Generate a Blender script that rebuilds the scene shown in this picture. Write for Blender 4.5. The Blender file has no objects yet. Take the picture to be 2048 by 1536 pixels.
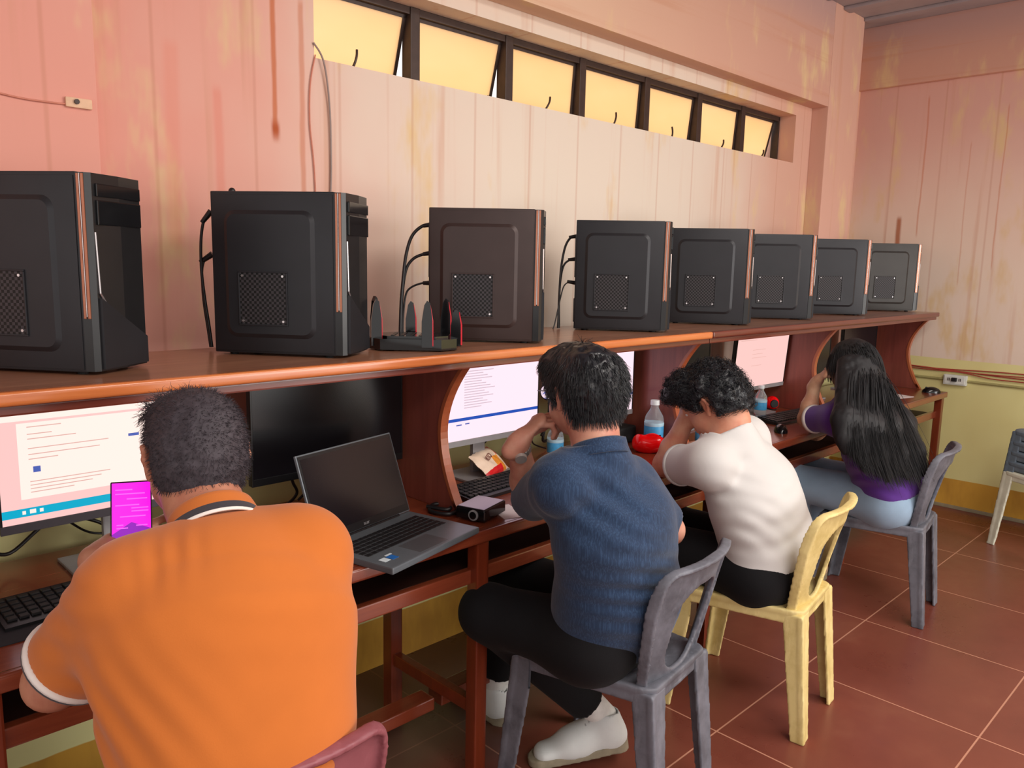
import bpy, bmesh, math, random
import numpy as np
from mathutils import Vector, Matrix

random.seed(7)
rng = np.random.default_rng(7)
PI = math.pi
R = math.radians
SC = bpy.context.scene
COL = SC.collection

# ------------------------------------------------------------------ camera
EYE = np.array([0.0, 0.0, 1.5])
FPX = 1585.0
def cam_axes(yaw, pitch, roll):
    f = np.array([math.sin(yaw) * math.cos(pitch), math.cos(yaw) * math.cos(pitch), -math.sin(pitch)])
    r = np.array([math.cos(yaw), -math.sin(yaw), 0.0])
    d = np.cross(f, r)
    c, s = math.cos(roll), math.sin(roll)
    return np.array([c * r + s * d, -s * r + c * d, f])
CM = cam_axes(R(44.77), R(8.70), R(-1.18))
cam_data = bpy.data.cameras.new('camera')
cam_data.sensor_width = 36.0
cam_data.lens = 36.0 * FPX / 2048.0
cam_data.clip_start = 0.05
cam = bpy.data.objects.new('camera', cam_data)
mw = Matrix.Identity(4)
for i in range(3):
    mw[i][0] = CM[0][i]; mw[i][1] = -CM[1][i]; mw[i][2] = -CM[2][i]; mw[i][3] = EYE[i]
cam.matrix_world = mw
COL.objects.link(cam)
SC.camera = cam

# ------------------------------------------------------------------ view, world, lamps
SC.view_settings.view_transform = 'Standard'
SC.view_settings.look = 'None'
SC.view_settings.gamma = 1.0
SC.view_settings.use_curve_mapping = False
SC.view_settings.exposure = 0.0
world = bpy.data.worlds.new('world'); SC.world = world
world.use_nodes = True
bg = world.node_tree.nodes['Background']
bg.inputs[0].default_value = (1.0, 0.955, 0.92, 1)
bg.inputs[1].default_value = 1.3

def area(name, loc, target, sx, sy, power, color):
    l = bpy.data.lights.new(name, 'AREA'); l.shape = 'RECTANGLE'; l.size = sx; l.size_y = sy
    l.energy = power; l.color = color
    o = bpy.data.objects.new(name, l); COL.objects.link(o)
    o.location = loc
    o.rotation_euler = (Vector(target) - Vector(loc)).to_track_quat('-Z', 'Y').to_euler()
    return o
area('ceiling_fill', (2.3, -0.4, 2.95), (2.3, -0.3, 0), 2.6, 0.9, 70, (1.0, 0.93, 0.86))  # unseen overhead area lights, added to raise the room's brightness
area('ceiling_fill', (0.2, -1.4, 2.95), (0.2, -1.3, 0), 2.6, 0.9, 60, (1.0, 0.93, 0.86))  # second added overhead fill, nearer the left side
area('rear_fill', (4.2, -3.6, 1.6), (3.2, 2.0, 1.2), 2.4, 2.2, 110, (1.0, 0.97, 0.93))  # added frontal fill from behind the camera; no doorway is built

def at(u, v, depth):
    """world point seen at (u, v) of the 2048 x 1536 photograph, at a forward distance"""
    return EYE + depth * (CM.T @ np.array([(u - 1024) / FPX, (v - 768) / FPX, 1.0]))

# ------------------------------------------------------------------ tagging
def tag(o, label, cat, group=None, kind=None):
    o['label'] = label; o['category'] = cat
    if group: o['group'] = group
    if kind: o['kind'] = kind
    return o
def thing(name, label, cat, loc=(0, 0, 0), rz=0.0, group=None):
    o = bpy.data.objects.new(name, None); COL.objects.link(o)
    o.empty_display_size = 0.05
    o.location = loc; o.rotation_euler = (0, 0, rz)
    return tag(o, label, cat, group)
def dup(root, loc, rz=0.0, label=None, rot=None):
    r = root.copy(); COL.objects.link(r); r.location = loc
    r.rotation_euler = rot if rot else (0, 0, rz)
    if label: r['label'] = label
    for ch in list(root.children):
        c = ch.copy(); COL.objects.link(c); c.parent = r
        for g in list(ch.children):
            d = g.copy(); COL.objects.link(d); d.parent = c
    return r

# ------------------------------------------------------------------ materials
def lin(c):
    out = []
    for x in c[:3]:
        x = x / 255.0
        out.append(x / 12.92 if x <= 0.04045 else ((x + 0.055) / 1.055) ** 2.4)
    return tuple(out) + (1.0,)
class NT:
    def __init__(self, name):
        self.m = bpy.data.materials.new(name); self.m.use_nodes = True
        self.t = self.m.node_tree; self.b = self.t.nodes['Principled BSDF']
        self.out = self.t.nodes['Material Output']; self._oc = None
    def n(self, typ, **kw):
        nd = self.t.nodes.new(typ)
        for k, v in kw.items():
            if k in nd.inputs: nd.inputs[k].default_value = v
            else: setattr(nd, k, v)
        return nd
    def l(self, a, b): self.t.links.new(a, b)
    def oc(self):
        if self._oc is None: self._oc = self.n('ShaderNodeTexCoord').outputs['Object']
        return self._oc
    def mapped(self, scale=(1, 1, 1), loc=(0, 0, 0), rot=(0, 0, 0)):
        m = self.n('ShaderNodeMapping'); self.l(self.oc(), m.inputs[0])
        m.inputs['Scale'].default_value = scale; m.inputs['Location'].default_value = loc
        m.inputs['Rotation'].default_value = rot
        return m.outputs[0]
    def noise(self, scale, vec=None, detail=3.0, rough=0.55, dist=0.0):
        nd = self.n('ShaderNodeTexNoise'); nd.inputs['Scale'].default_value = scale
        nd.inputs['Detail'].default_value = detail; nd.inputs['Roughness'].default_value = rough
        nd.inputs['Distortion'].default_value = dist
        self.l(vec if vec is not None else self.oc(), nd.inputs['Vector'])
        return nd.outputs['Fac']
    def ramp(self, fac, stops, interp='LINEAR'):
        nd = self.n('ShaderNodeValToRGB'); cr = nd.color_ramp; cr.interpolation = interp
        while len(cr.elements) < len(stops): cr.elements.new(0.5)
        for e, (p, c) in zip(cr.elements, stops):
            e.position = p; e.color = c if len(c) == 4 else tuple(c) + (1,)
        self.l(fac, nd.inputs[0]); return nd.outputs[0]
    def mix(self, fac, a, b, mode='MIX'):
        nd = self.n('ShaderNodeMix'); nd.data_type = 'RGBA'; nd.blend_type = mode
        for s, v in ((nd.inputs[0], fac), (nd.inputs[6], a), (nd.inputs[7], b)):
            if isinstance(v, (int, float, tuple)): s.default_value = v
            else: self.l(v, s)
        return nd.outputs[2]
    def math(self, op, a, b=0.0, clamp=False):
        nd = self.n('ShaderNodeMath'); nd.operation = op; nd.use_clamp = clamp
        for s, v in ((nd.inputs[0], a), (nd.inputs[1], b)):
            if isinstance(v, (int, float)): s.default_value = v
            else: self.l(v, s)
        return nd.outputs[0]
    def sep(self, vec=None):
        nd = self.n('ShaderNodeSeparateXYZ'); self.l(vec if vec is not None else self.oc(), nd.inputs[0])
        return nd.outputs
    def step(self, x, a, b):
        nd = self.n('ShaderNodeMapRange'); nd.interpolation_type = 'SMOOTHSTEP'
        self.l(x, nd.inputs[0]); nd.inputs[1].default_value = a; nd.inputs[2].default_value = b
        return nd.outputs[0]
    def bump(self, h, strength=0.2, dist=0.01):
        nd = self.n('ShaderNodeBump'); nd.inputs['Strength'].default_value = strength
        nd.inputs['Distance'].default_value = dist; self.l(h, nd.inputs['Height'])
        self.l(nd.outputs[0], self.b.inputs['Normal'])
    def color(self, c):
        s = self.b.inputs['Base Color']
        if isinstance(c, tuple): s.default_value = c
        else: self.l(c, s)
    def set(self, rough=None, metal=None, spec=None, coat=None, sub=None):
        b = self.b.inputs
        if rough is not None: b['Roughness'].default_value = rough
        if metal is not None: b['Metallic'].default_value = metal
        if spec is not None: b['Specular IOR Level'].default_value = spec
        if coat is not None: b['Coat Weight'].default_value = coat; b['Coat Roughness'].default_value = 0.15
        if sub is not None:
            b['Subsurface Weight'].default_value = sub
            b['Subsurface Radius'].default_value = (0.012, 0.005, 0.003)
        return self.m

def plain(name, rgb, rough=0.5, metal=0.0, var=0.10, scale=30.0, bump=0.0, spec=0.5, coat=None):
    t = NT(name); c = lin(rgb)
    n = t.noise(scale)
    lo = tuple(x * (1 - var) for x in c[:3]) + (1,); hi = tuple(min(1, x * (1 + var)) for x in c[:3]) + (1,)
    t.color(t.ramp(n, [(0.3, lo), (0.7, hi)]))
    if bump: t.bump(t.noise(scale * 6), bump, 0.003)
    return t.set(rough, metal, spec, coat)
def emit(name, rgb, strength, base=None):
    t = NT(name); t.color(lin(base or (20, 18, 20))); t.set(0.3, 0, 0.2)
    t.b.inputs['Emission Color'].default_value = lin(rgb)
    t.b.inputs['Emission Strength'].default_value = strength
    return t.m
def wood(name, dark, light, axis=0, rough=0.32, coat=0.35):
    t = NT(name)
    sc = [9.0, 9.0, 9.0]; sc[axis] = 0.8
    v = t.mapped(tuple(sc))
    a = t.noise(2.2, v, 5.0, 0.6, 0.8)
    b = t.noise(9.0, v, 3.0, 0.5)
    f = t.math('ADD', t.math('MULTIPLY', a, 0.7), t.math('MULTIPLY', b, 0.3))
    t.color(t.ramp(f, [(0.28, lin(dark)), (0.52, lin(tuple((p + q) / 2 for p, q in zip(dark, light)))), (0.75, lin(light))]))
    t.bump(b, 0.05, 0.002)
    return t.set(rough, 0, 0.5, coat)

# ------------------------------------------------------------------ mesh helpers
def link(name, me, mats=None, parent=None, smooth=False):
    o = bpy.data.objects.new(name, me); COL.objects.link(o)
    for m in (mats if isinstance(mats, (list, tuple)) else [mats]):
        if m is not None: me.materials.append(m)
    if parent is not None: o.parent = parent
    if smooth:
        me.polygons.foreach_set('use_smooth', [True] * len(me.polygons)); me.update()
    return o
def from_np(name, V, F, mats, parent=None, smooth=True, mi=None):
    """V: (n,3) array, F: list of arrays (m,3) / (m,4)"""
    me = bpy.data.meshes.new(name)
    Fs = [np.asarray(f, dtype=np.int32) for f in (F if isinstance(F, list) else [F]) if len(f)]
    nl = sum(f.size for f in Fs); npoly = sum(len(f) for f in Fs)
    me.vertices.add(len(V)); me.vertices.foreach_set('co', np.asarray(V, dtype=np.float32).ravel())
    me.loops.add(nl); me.loops.foreach_set('vertex_index', np.concatenate([f.ravel() for f in Fs]))
    me.polygons.add(npoly)
    tot = np.concatenate([np.full(len(f), f.shape[1], dtype=np.int32) for f in Fs])
    st = np.concatenate([[0], np.cumsum(tot)[:-1]]).astype(np.int32)
    me.polygons.foreach_set('loop_start', st); me.polygons.foreach_set('loop_total', tot)
    if mi is not None: me.polygons.foreach_set('material_index', np.asarray(mi, dtype=np.int32))
    me.update(calc_edges=True); me.validate()
    return link(name, me, mats, parent, smooth)
class BM:
    def __init__(self): self.bm = bmesh.new(); self.mat = 0
    def _fin(self, vs, M):
        fs = set()
        for v in vs:
            if M is not None: v.co = M @ v.co
            for f in v.link_faces: fs.add(f)
        for f in fs: f.material_index = self.mat
        return list(fs)
    def box(self, lo, hi, bev=0.0, M=None, seg=2):
        lo = Vector(lo); hi = Vector(hi)
        r = bmesh.ops.create_cube(self.bm, size=1.0)
        vs = r['verts']; c = (lo + hi) / 2; d = hi - lo
        for v in vs: v.co = Vector((v.co.x * d.x, v.co.y * d.y, v.co.z * d.z)) + c
        if bev > 0:
            es = list({e for v in vs for e in v.link_edges})
            rr = bmesh.ops.bevel(self.bm, geom=es, offset=min(bev, 0.49 * min(abs(d.x), abs(d.y), abs(d.z))), segments=seg, affect='EDGES', profile=0.7)
            vs = list({v for f in rr['faces'] for v in f.verts} | {v for v in vs if v.is_valid})
        self._fin(vs, M); return self
    def cyl(self, a, b, r0, r1=None, seg=20, caps=True):
        a = Vector(a); b = Vector(b); r1 = r0 if r1 is None else r1
        d = b - a
        r = bmesh.ops.create_cone(self.bm, cap_ends=caps, segments=seg, radius1=r0, radius2=r1, depth=d.length)
        M = Matrix.Translation((a + b) / 2) @ d.to_track_quat('Z', 'Y').to_matrix().to_4x4()
        self._fin(r['verts'], M); return self
    def sph(self, c, r, u=16, v=10, scale=(1, 1, 1)):
        q = bmesh.ops.create_uvsphere(self.bm, u_segments=u, v_segments=v, radius=r)
        M = Matrix.Translation(c) @ Matrix.Diagonal((*scale, 1))
        self._fin(q['verts'], M); return self
    def prism(self, pts, d, M=None):
        """pts: list of 3D points (planar loop), extruded by vector d"""
        d = Vector(d)
        a = [self.bm.verts.new(Vector(p)) for p in pts]; b = [self.bm.verts.new(Vector(p) + d) for p in pts]
        n = len(pts)
        self.bm.faces.new(a[::-1]); self.bm.faces.new(b)
        for i in range(n): self.bm.faces.new((a[i], a[(i + 1) % n], b[(i + 1) % n], b[i]))
        self._fin(a + b, M); return self
    def quad(self, p):
        vs = [self.bm.verts.new(Vector(q)) for q in p]; f = self.bm.faces.new(vs); f.material_index = self.mat; return self
    def tube(self, pts, r, seg=8, closed=False):
        pts = [Vector(p) for p in pts]
        rs = r if isinstance(r, (list, tuple)) else [r] * len(pts)
        rings = []; n = len(pts); up = None
        for i, p in enumerate(pts):
            t = (pts[min(i + 1, n - 1)] - pts[max(i - 1, 0)]).normalized()
            if up is None: up = t.orthogonal().normalized()
            up = (up - t * up.dot(t)).normalized(); s = t.cross(up)
            rings.append([self.bm.verts.new(p + rs[i] * (math.cos(2 * PI * k / seg) * up + math.sin(2 * PI * k / seg) * s)) for k in range(seg)])
        fs = []
        for i in range(n - 1):
            for k in range(seg):
                fs.append(self.bm.faces.new((rings[i][k], rings[i][(k + 1) % seg], rings[i + 1][(k + 1) % seg], rings[i + 1][k])))
        fs.append(self.bm.faces.new(rings[0][::-1])); fs.append(self.bm.faces.new(rings[-1]))
        for f in fs: f.material_index = self.mat
        return self
    def lathe(self, prof, c=(0, 0, 0), seg=24, M=None):
        c = Vector(c); rings = []
        for r, z in prof:
            rings.append([self.bm.verts.new(c + Vector((max(r, 1e-4) * math.cos(2 * PI * k / seg), max(r, 1e-4) * math.sin(2 * PI * k / seg), z))) for k in range(seg)])
        allv = [v for q in rings for v in q]
        for i in range(len(rings) - 1):
            for k in range(seg):
                self.bm.faces.new((rings[i][k], rings[i][(k + 1) % seg], rings[i + 1][(k + 1) % seg], rings[i + 1][k]))
        self.bm.faces.new(rings[0][::-1]); self.bm.faces.new(rings[-1])
        self._fin(allv, M); return self
    def out(self, name, mats, parent=None, smooth=None):
        me = bpy.data.meshes.new(name)
        bmesh.ops.recalc_face_normals(self.bm, faces=self.bm.faces)
        self.bm.to_mesh(me); self.bm.free()
        o = link(name, me, mats, parent)
        if smooth is not None:
            me.polygons.foreach_set('use_smooth', [True] * len(me.polygons))
            try: me.set_sharp_from_angle(angle=R(smooth))
            except Exception: pass
            me.update()
        return o
def spline(pts, n=8):
    P = [Vector(p) for p in pts]; out = []
    for i in range(len(P) - 1):
        p0 = P[max(i - 1, 0)]; p1 = P[i]; p2 = P[i + 1]; p3 = P[min(i + 2, len(P) - 1)]
        for k in range(n):
            t = k / n
            out.append(0.5 * ((2 * p1) + (p2 - p0) * t + (2 * p0 - 5 * p1 + 4 * p2 - p3) * t * t + (3 * p1 - p0 - 3 * p2 + p3) * t ** 3))
    out.append(P[-1]); return out
def text_mesh(body, size, depth):
    cu = bpy.data.curves.new('lettering', 'FONT'); cu.body = body; cu.size = size; cu.extrude = depth
    cu.align_x = 'CENTER'; cu.align_y = 'CENTER'
    o = bpy.data.objects.new('lettering', cu); COL.objects.link(o)
    dg = bpy.context.evaluated_depsgraph_get(); dg.update()
    me = bpy.data.meshes.new_from_object(o.evaluated_get(dg))
    bpy.data.objects.remove(o); bpy.data.curves.remove(cu)
    return me

# ------------------------------------------------------------------ implicit surfaces (bodies, clothes, moulded plastic)
A_ = lambda *p: np.array(p, dtype=float)
def unit(v): v = np.asarray(v, float); return v / np.linalg.norm(v)
def cap(a, b, ra, rb=None, k=0.02): return ('cap', np.asarray(a, float), np.asarray(b, float), ra, ra if rb is None else rb, k)
def tub(a, b, right, fwd, ra, rb, k=0.03):
    """flattened capsule; ra, rb = (half width along right, half depth along fwd)"""
    return ('tub', np.asarray(a, float), np.asarray(b, float), unit(right), unit(fwd), ra, rb, k)
def ell(c, M, r, k=0.02): return ('ell', np.asarray(c, float), np.asarray(M, float), np.asarray(r, float), k)   # rows of M: local axes
def prim_box(p, pad):
    if p[0] == 'ell':
        r = p[3].max() + pad; return p[1] - r, p[1] + r
    r = max(np.max(p[3 + 2 * (p[0] == 'tub')]), np.max(p[4 + 2 * (p[0] == 'tub')])) + pad
    return np.minimum(p[1], p[2]) - r, np.maximum(p[1], p[2]) + r
def prim_eval(p, P, inf):
    if p[0] == 'cap':
        _, a, b, ra, rb, k = p
        ab = b - a; t = np.clip(((P - a) @ ab) / max(ab @ ab, 1e-12), 0, 1)
        d = np.sqrt((((P - a) - t[..., None] * ab) ** 2).sum(-1)) - (ra + (rb - ra) * t) - inf
    elif p[0] == 'tub':
        _, a, b, rt, fw, ra, rb, k = p
        ab = b - a; t = np.clip(((P - a) @ ab) / max(ab @ ab, 1e-12), 0, 1)
        v = (P - a) - t[..., None] * ab
        rx = ra[0] + (rb[0] - ra[0]) * t + inf; ry = ra[1] + (rb[1] - ra[1]) * t + inf
        up = np.cross(rt, fw); up = up / np.linalg.norm(up)
        q = np.sqrt(((v @ rt) / rx) ** 2 + ((v @ fw) / ry) ** 2 + ((v @ up) / (0.5 * (rx + ry))) ** 2)
        d = (q - 1) * np.minimum(rx, ry)
    else:
        _, c, M, r, k = p
        L = (P - c) @ M.T; rr = r + inf
        k0 = np.sqrt(((L / rr) ** 2).sum(-1)); k1 = np.sqrt(((L / rr ** 2) ** 2).sum(-1)) + 1e-9
        d = k0 * (k0 - 1) / k1
    return d, p[-1]
def grid(lo, hi, h):
    n = np.maximum(np.ceil((np.asarray(hi) - np.asarray(lo)) / h).astype(int) + 1, 3)
    ax = [np.asarray(lo)[i] + h * np.arange(n[i]) for i in range(3)]
    return ax, n
def eval_prims(prims, ax, inf=0.0, kscale=1.0):
    n = [len(a) for a in ax]
    D = np.full(n, 0.25, dtype=np.float64)
    for p in prims:
        kk = p[-1] * kscale
        lo, hi = prim_box(p, inf + kk + 0.03)
        s = [slice(*np.searchsorted(ax[i], (lo[i], hi[i]))) for i in range(3)]
        if any(q.stop <= q.start for q in s): continue
        G = np.stack(np.meshgrid(ax[0][s[0]], ax[1][s[1]], ax[2][s[2]], indexing='ij'), -1)
        d, _ = prim_eval(p, G, inf)
        cur = D[s[0], s[1], s[2]]
        if kk > 1e-6:
            hh = np.maximum(kk - np.abs(cur - d), 0) / kk
            D[s[0], s[1], s[2]] = np.minimum(cur, d) - hh * hh * kk * 0.25
        else: D[s[0], s[1], s[2]] = np.minimum(cur, d)
    return D
def surfnet(D, lo, h):
    n = D.shape; S = D < 0
    C = [(i, j, k) for i in (0, 1) for j in (0, 1) for k in (0, 1)]
    def cs(A, c): return A[c[0]:n[0] - 1 + c[0], c[1]:n[1] - 1 + c[1], c[2]:n[2] - 1 + c[2]]
    cnt = sum(cs(S, c).astype(np.int8) for c in C)
    act = (cnt > 0) & (cnt < 8)
    idx = np.full(act.shape, -1, np.int64); ii = np.argwhere(act); idx[act] = np.arange(len(ii))
    val = {c: cs(D, c)[act] for c in C}
    acc = np.zeros((len(ii), 3)); num = np.zeros(len(ii))
    for c in C:
        for a in range(3):
            if c[a] == 0:
                e = list(c); e[a] = 1; e = tuple(e)
                v0, v1 = val[c], val[e]; m = (v0 < 0) != (v1 < 0)
                t = np.where(m, v0 / np.where(m, v0 - v1, 1), 0)
                p = np.tile(np.array(c, float), (len(ii), 1)); p[:, a] += t
                acc[m] += p[m]; num[m] += 1
    V = np.asarray(lo) + h * (ii + acc / np.maximum(num, 1)[:, None])
    Fs = []
    for a in range(3):
        b, c = (a + 1) % 3, (a + 2) % 3
        s0 = [slice(None)] * 3; s1 = [slice(None)] * 3
        s0[a] = slice(0, n[a] - 1); s1[a] = slice(1, n[a])
        m = S[tuple(s0)] != S[tuple(s1)]
        q = np.argwhere(m)
        q = q[(q[:, b] > 0) & (q[:, c] > 0) & (q[:, b] < n[b] - 1) & (q[:, c] < n[c] - 1)]
        if not len(q): continue
        fl = S[tuple(q.T)]
        def cell(db, dc):
            w = q.copy(); w[:, b] -= db; w[:, c] -= dc; return idx[tuple(w.T)]
        f = np.stack([cell(1, 1), cell(0, 1), cell(0, 0), cell(1, 0)], 1)
        f[~fl] = f[~fl][:, ::-1]
        Fs.append(f[(f >= 0).all(1)])
    return V, (np.concatenate(Fs) if Fs else np.zeros((0, 4), int))
_lat = np.random.default_rng(3).random((32, 32, 32))
def vnoise(P):
    P = np.asarray(P); i = np.floor(P).astype(int); f = P - i; f = f * f * (3 - 2 * f); r = 0
    for c in range(8):
        o = ((c >> 2) & 1, (c >> 1) & 1, c & 1)
        w = np.prod([f[..., k] if o[k] else 1 - f[..., k] for k in range(3)], axis=0)
        r = r + w * _lat[(i[..., 0] + o[0]) % 32, (i[..., 1] + o[1]) % 32, (i[..., 2] + o[2]) % 32]
    return r - 0.5
def sdf_mesh(prims, h, inf=0.0, lo=None, hi=None, post=None, kscale=1.0, pad=0.02):
    if lo is None:
        bb = [prim_box(p, inf + pad) for p in prims]
        lo = np.min([b[0] for b in bb], 0); hi = np.max([b[1] for b in bb], 0)
    ax, n = grid(lo, hi, h)
    D = eval_prims(prims, ax, inf, kscale)
    if post is not None:
        near = np.abs(D) < 0.12
        G = np.stack(np.meshgrid(*ax, indexing='ij'), -1)
        D[near] = post(G[near], D[near])
    return surfnet(D, lo, h)
def joinVF(parts):
    V = []; F = []; o = 0
    for v, f in parts:
        V.append(v); F.append(np.asarray(f) + o); o += len(v)
    return np.concatenate(V), F
def func_mesh(fn, lo, hi, h):
    ax, n = grid(lo, hi, h)
    G = np.stack(np.meshgrid(*ax, indexing='ij'), -1)
    return surfnet(fn(G), np.asarray(lo, float), h)
# ================================================================== SETTING
WY = 2.30      # back wall
WX = 5.48      # right wall
CEIL = 3.05
def paint(name, kind):
    t = NT(name); x, y, z = t.sep()
    along = x if kind == 'back' else y
    big = t.noise(1.1, t.mapped((1.0, 1.0, 0.7)), 4.0, 0.6)
    fine = t.noise(5.0, t.mapped((1, 1, 0.35)), 4.0, 0.6)
    streak = t.noise(4.0, t.mapped((3.2, 3.2, 0.12)), 3.0, 0.6)
    cream, pink, salmon, tan = lin((228, 214, 198)), lin((226, 158, 142)), lin((216, 170, 150)), lin((226, 196, 150))  # pink and salmon hold the light's colour cast, put into the paint
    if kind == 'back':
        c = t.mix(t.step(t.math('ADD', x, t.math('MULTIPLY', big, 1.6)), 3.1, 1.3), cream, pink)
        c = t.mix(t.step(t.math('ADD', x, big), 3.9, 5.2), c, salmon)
        c = t.mix(t.step(z, 2.36, 2.75), c, lin((226, 176, 140)))  # warm light up by the window, mixed into the wall colour
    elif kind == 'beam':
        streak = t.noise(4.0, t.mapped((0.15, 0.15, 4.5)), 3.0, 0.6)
        c = t.mix(t.step(t.math('ADD', x, big), 1.6, 4.9), lin((226, 192, 162)), lin((212, 164, 144)))  # beam tint: the warm light falling on it is painted in
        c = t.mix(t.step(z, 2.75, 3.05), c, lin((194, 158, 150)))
    elif kind == 'right':
        c = t.mix(t.step(t.math('ADD', z, t.math('MULTIPLY', big, 0.7)), 1.8, 2.9), lin((234, 214, 196)), lin((220, 174, 160)))  # pinker upwards: the light's cast worked into the paint
    else:
        c = t.mix(t.step(z, 2.2, 1.4), salmon, lin((226, 178, 160)))
    c = t.mix(t.step(fine, 0.54, 0.72), c, tan)
    c = t.mix(t.math('MULTIPLY', t.step(streak, 0.55, 0.75), 0.5), c, lin((205, 150, 120)))
    # board joints: faint vertical lines
    w = t.math('ABSOLUTE', t.math('SUBTRACT', t.math('FRACT', t.math('MULTIPLY', along, 3.4)), 0.5))
    if kind != 'beam': c = t.mix(t.math('MULTIPLY', t.step(w, 0.47, 0.497), 0.3), c, lin((190, 128, 100)))
    def drip(px, z0, z1, hw, amt, col):
        nonlocal c
        u = t.math('ABSOLUTE', t.math('SUBTRACT', t.math('ADD', along, t.math('MULTIPLY', t.math('SUBTRACT', fine, 0.5), 0.03)), px))
        f = t.math('MULTIPLY', t.step(u, hw, hw * 0.25), t.math('MULTIPLY', t.step(z, z0, z0 + 0.05), t.step(z, z1, z1 - 0.04)))
        c = t.mix(t.math('MULTIPLY', f, amt), c, col)
    rust = lin((196, 108, 62))
    if kind == 'back':
        drip(1.242, 1.84, 2.6, 0.012, 0.8, rust); drip(1.242, 1.84, 1.93, 0.020, 0.9, lin((176, 82, 40)))
        drip(1.335, 1.6, 2.3, 0.014, 0.5, rust); drip(0.93, 1.5, 2.1, 0.03, 0.35, lin((226, 138, 118)))
        drip(1.06, 1.5, 2.0, 0.02, 0.4, lin((222, 128, 108)))
    if kind == 'right':
        drip(1.977, 1.62, 1.86, 0.022, 0.85, lin((170, 96, 56))); drip(1.86, 1.7, 2.6, 0.008, 0.45, rust)
        drip(1.42, 1.5, 2.5, 0.006, 0.4, rust); drip(1.6, 1.4, 2.3, 0.006, 0.3, rust)
    # two-tone lower paint
    zz = t.math('ADD', z, t.math('MULTIPLY', t.math('SUBTRACT', fine, 0.5), 0.012))
    c = t.mix(t.step(zz, 0.956, 0.952), c, t.mix(t.step(big, 0.4, 0.65), lin((234, 228, 164)), lin((226, 216, 150))))
    c = t.mix(t.step(zz, 0.192, 0.188), c, t.mix(t.step(fine, 0.4, 0.65), lin((216, 164, 66)), lin((190, 140, 58))))
    t.color(c); t.bump(fine, 0.12, 0.01)
    return t.set(0.75, 0, 0.25)
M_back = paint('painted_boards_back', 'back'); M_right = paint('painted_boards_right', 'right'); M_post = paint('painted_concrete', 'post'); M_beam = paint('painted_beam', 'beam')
def struct(name, b, m, parent=None, smooth=None):
    o = b.out(name, m, parent, smooth)
    if parent is None: o['kind'] = 'structure'
    return o

# floor: large red cement tiles, thin pale joints
t = NT('red_floor_tiles'); x, y, z = t.sep()
def joint(c, off):
    f = t.math('ABSOLUTE', t.math('SUBTRACT', t.math('FRACT', t.math('ADD', t.math('MULTIPLY', t.math('SUBTRACT', c, off), 1 / 0.605), 0.5)), 0.5))
    return t.step(f, 0.0058, 0.0030)
j = t.math('MAXIMUM', joint(x, 2.78), joint(y, 1.21))
n1 = t.noise(1.3, None, 5.0, 0.65); n2 = t.noise(14.0, None, 4.0, 0.6)
base = t.ramp(n1, [(0.30, lin((108, 54, 44))), (0.55, lin((130, 70, 56))), (0.75, lin((148, 92, 70)))])
base = t.mix(t.math('MULTIPLY', n2, 0.45), base, lin((120, 66, 52)))
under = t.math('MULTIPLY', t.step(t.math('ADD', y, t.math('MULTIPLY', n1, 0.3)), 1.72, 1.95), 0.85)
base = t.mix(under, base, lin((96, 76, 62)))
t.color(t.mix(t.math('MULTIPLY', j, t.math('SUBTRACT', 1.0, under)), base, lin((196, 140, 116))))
t.l(t.ramp(t.math('ADD', t.math('MULTIPLY', n1, 0.6), t.math('MULTIPLY', n2, 0.4)), [(0.3, (0.22,) * 3), (0.7, (0.42,) * 3)]), t.b.inputs['Roughness'])
t.bump(t.math('SUBTRACT', t.math('MULTIPLY', n2, 0.2), j), 0.15, 0.004)
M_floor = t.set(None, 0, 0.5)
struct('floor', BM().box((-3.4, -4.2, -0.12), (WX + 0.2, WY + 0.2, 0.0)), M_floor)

# back wall with the long clerestory opening
OX0, OX1, OZ0, OZ1, TH = 1.38, 4.60, 2.122, 2.395, 0.2
b = BM()
b.box((-3.4, WY, 0), (OX0, WY + TH, CEIL)); b.box((OX1, WY, 0), (WX + 0.2, WY + TH, CEIL))
b.box((OX0, WY, 0), (OX1, WY + TH, OZ0)); b.box((OX0, WY, OZ1), (OX1, WY + TH, CEIL))
bmesh.ops.remove_doubles(b.bm, verts=b.bm.verts, dist=1e-5)
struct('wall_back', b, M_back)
struct('wall_right', BM().box((WX, -4.2, 0), (WX + 0.2, WY, CEIL)), M_right)
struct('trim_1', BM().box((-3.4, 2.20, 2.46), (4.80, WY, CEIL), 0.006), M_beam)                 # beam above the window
struct('trim_2', BM().box((4.80, 2.20, 0), (5.22, WY, CEIL), 0.004), M_post)                    # corner pier
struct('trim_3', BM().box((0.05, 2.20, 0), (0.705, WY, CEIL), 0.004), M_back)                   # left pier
struct('trim_4', BM().box((5.435, -4.2, 2.665), (WX, WY, CEIL), 0.004), M_beam)                # beam on the right wall
struct('baseboard_right', BM().box((5.468, -4.2, 0), (WX, WY, 0.022), 0.004), plain('grey_skirting_cement', (150, 138, 112), 0.8))
# ceiling: ribbed grey sheets, ribs run towards the window wall
t = NT('grey_ceiling_sheet'); n = t.noise(2.0)
t.color(t.ramp(n, [(0.3, lin((150, 142, 146))), (0.7, lin((176, 168, 170)))]))
M_ceil = t.set(0.6)
b = BM(); b.box((-3.4, -4.2, CEIL), (WX + 0.2, WY + 0.2, CEIL + 0.06))
for i in range(29):
    xx = -3.2 + i * 0.3
    b.box((xx, -4.2, CEIL - 0.022), (xx + 0.09, WY - 0.1, CEIL), 0.01)
struct('ceiling', b, M_ceil)

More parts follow.
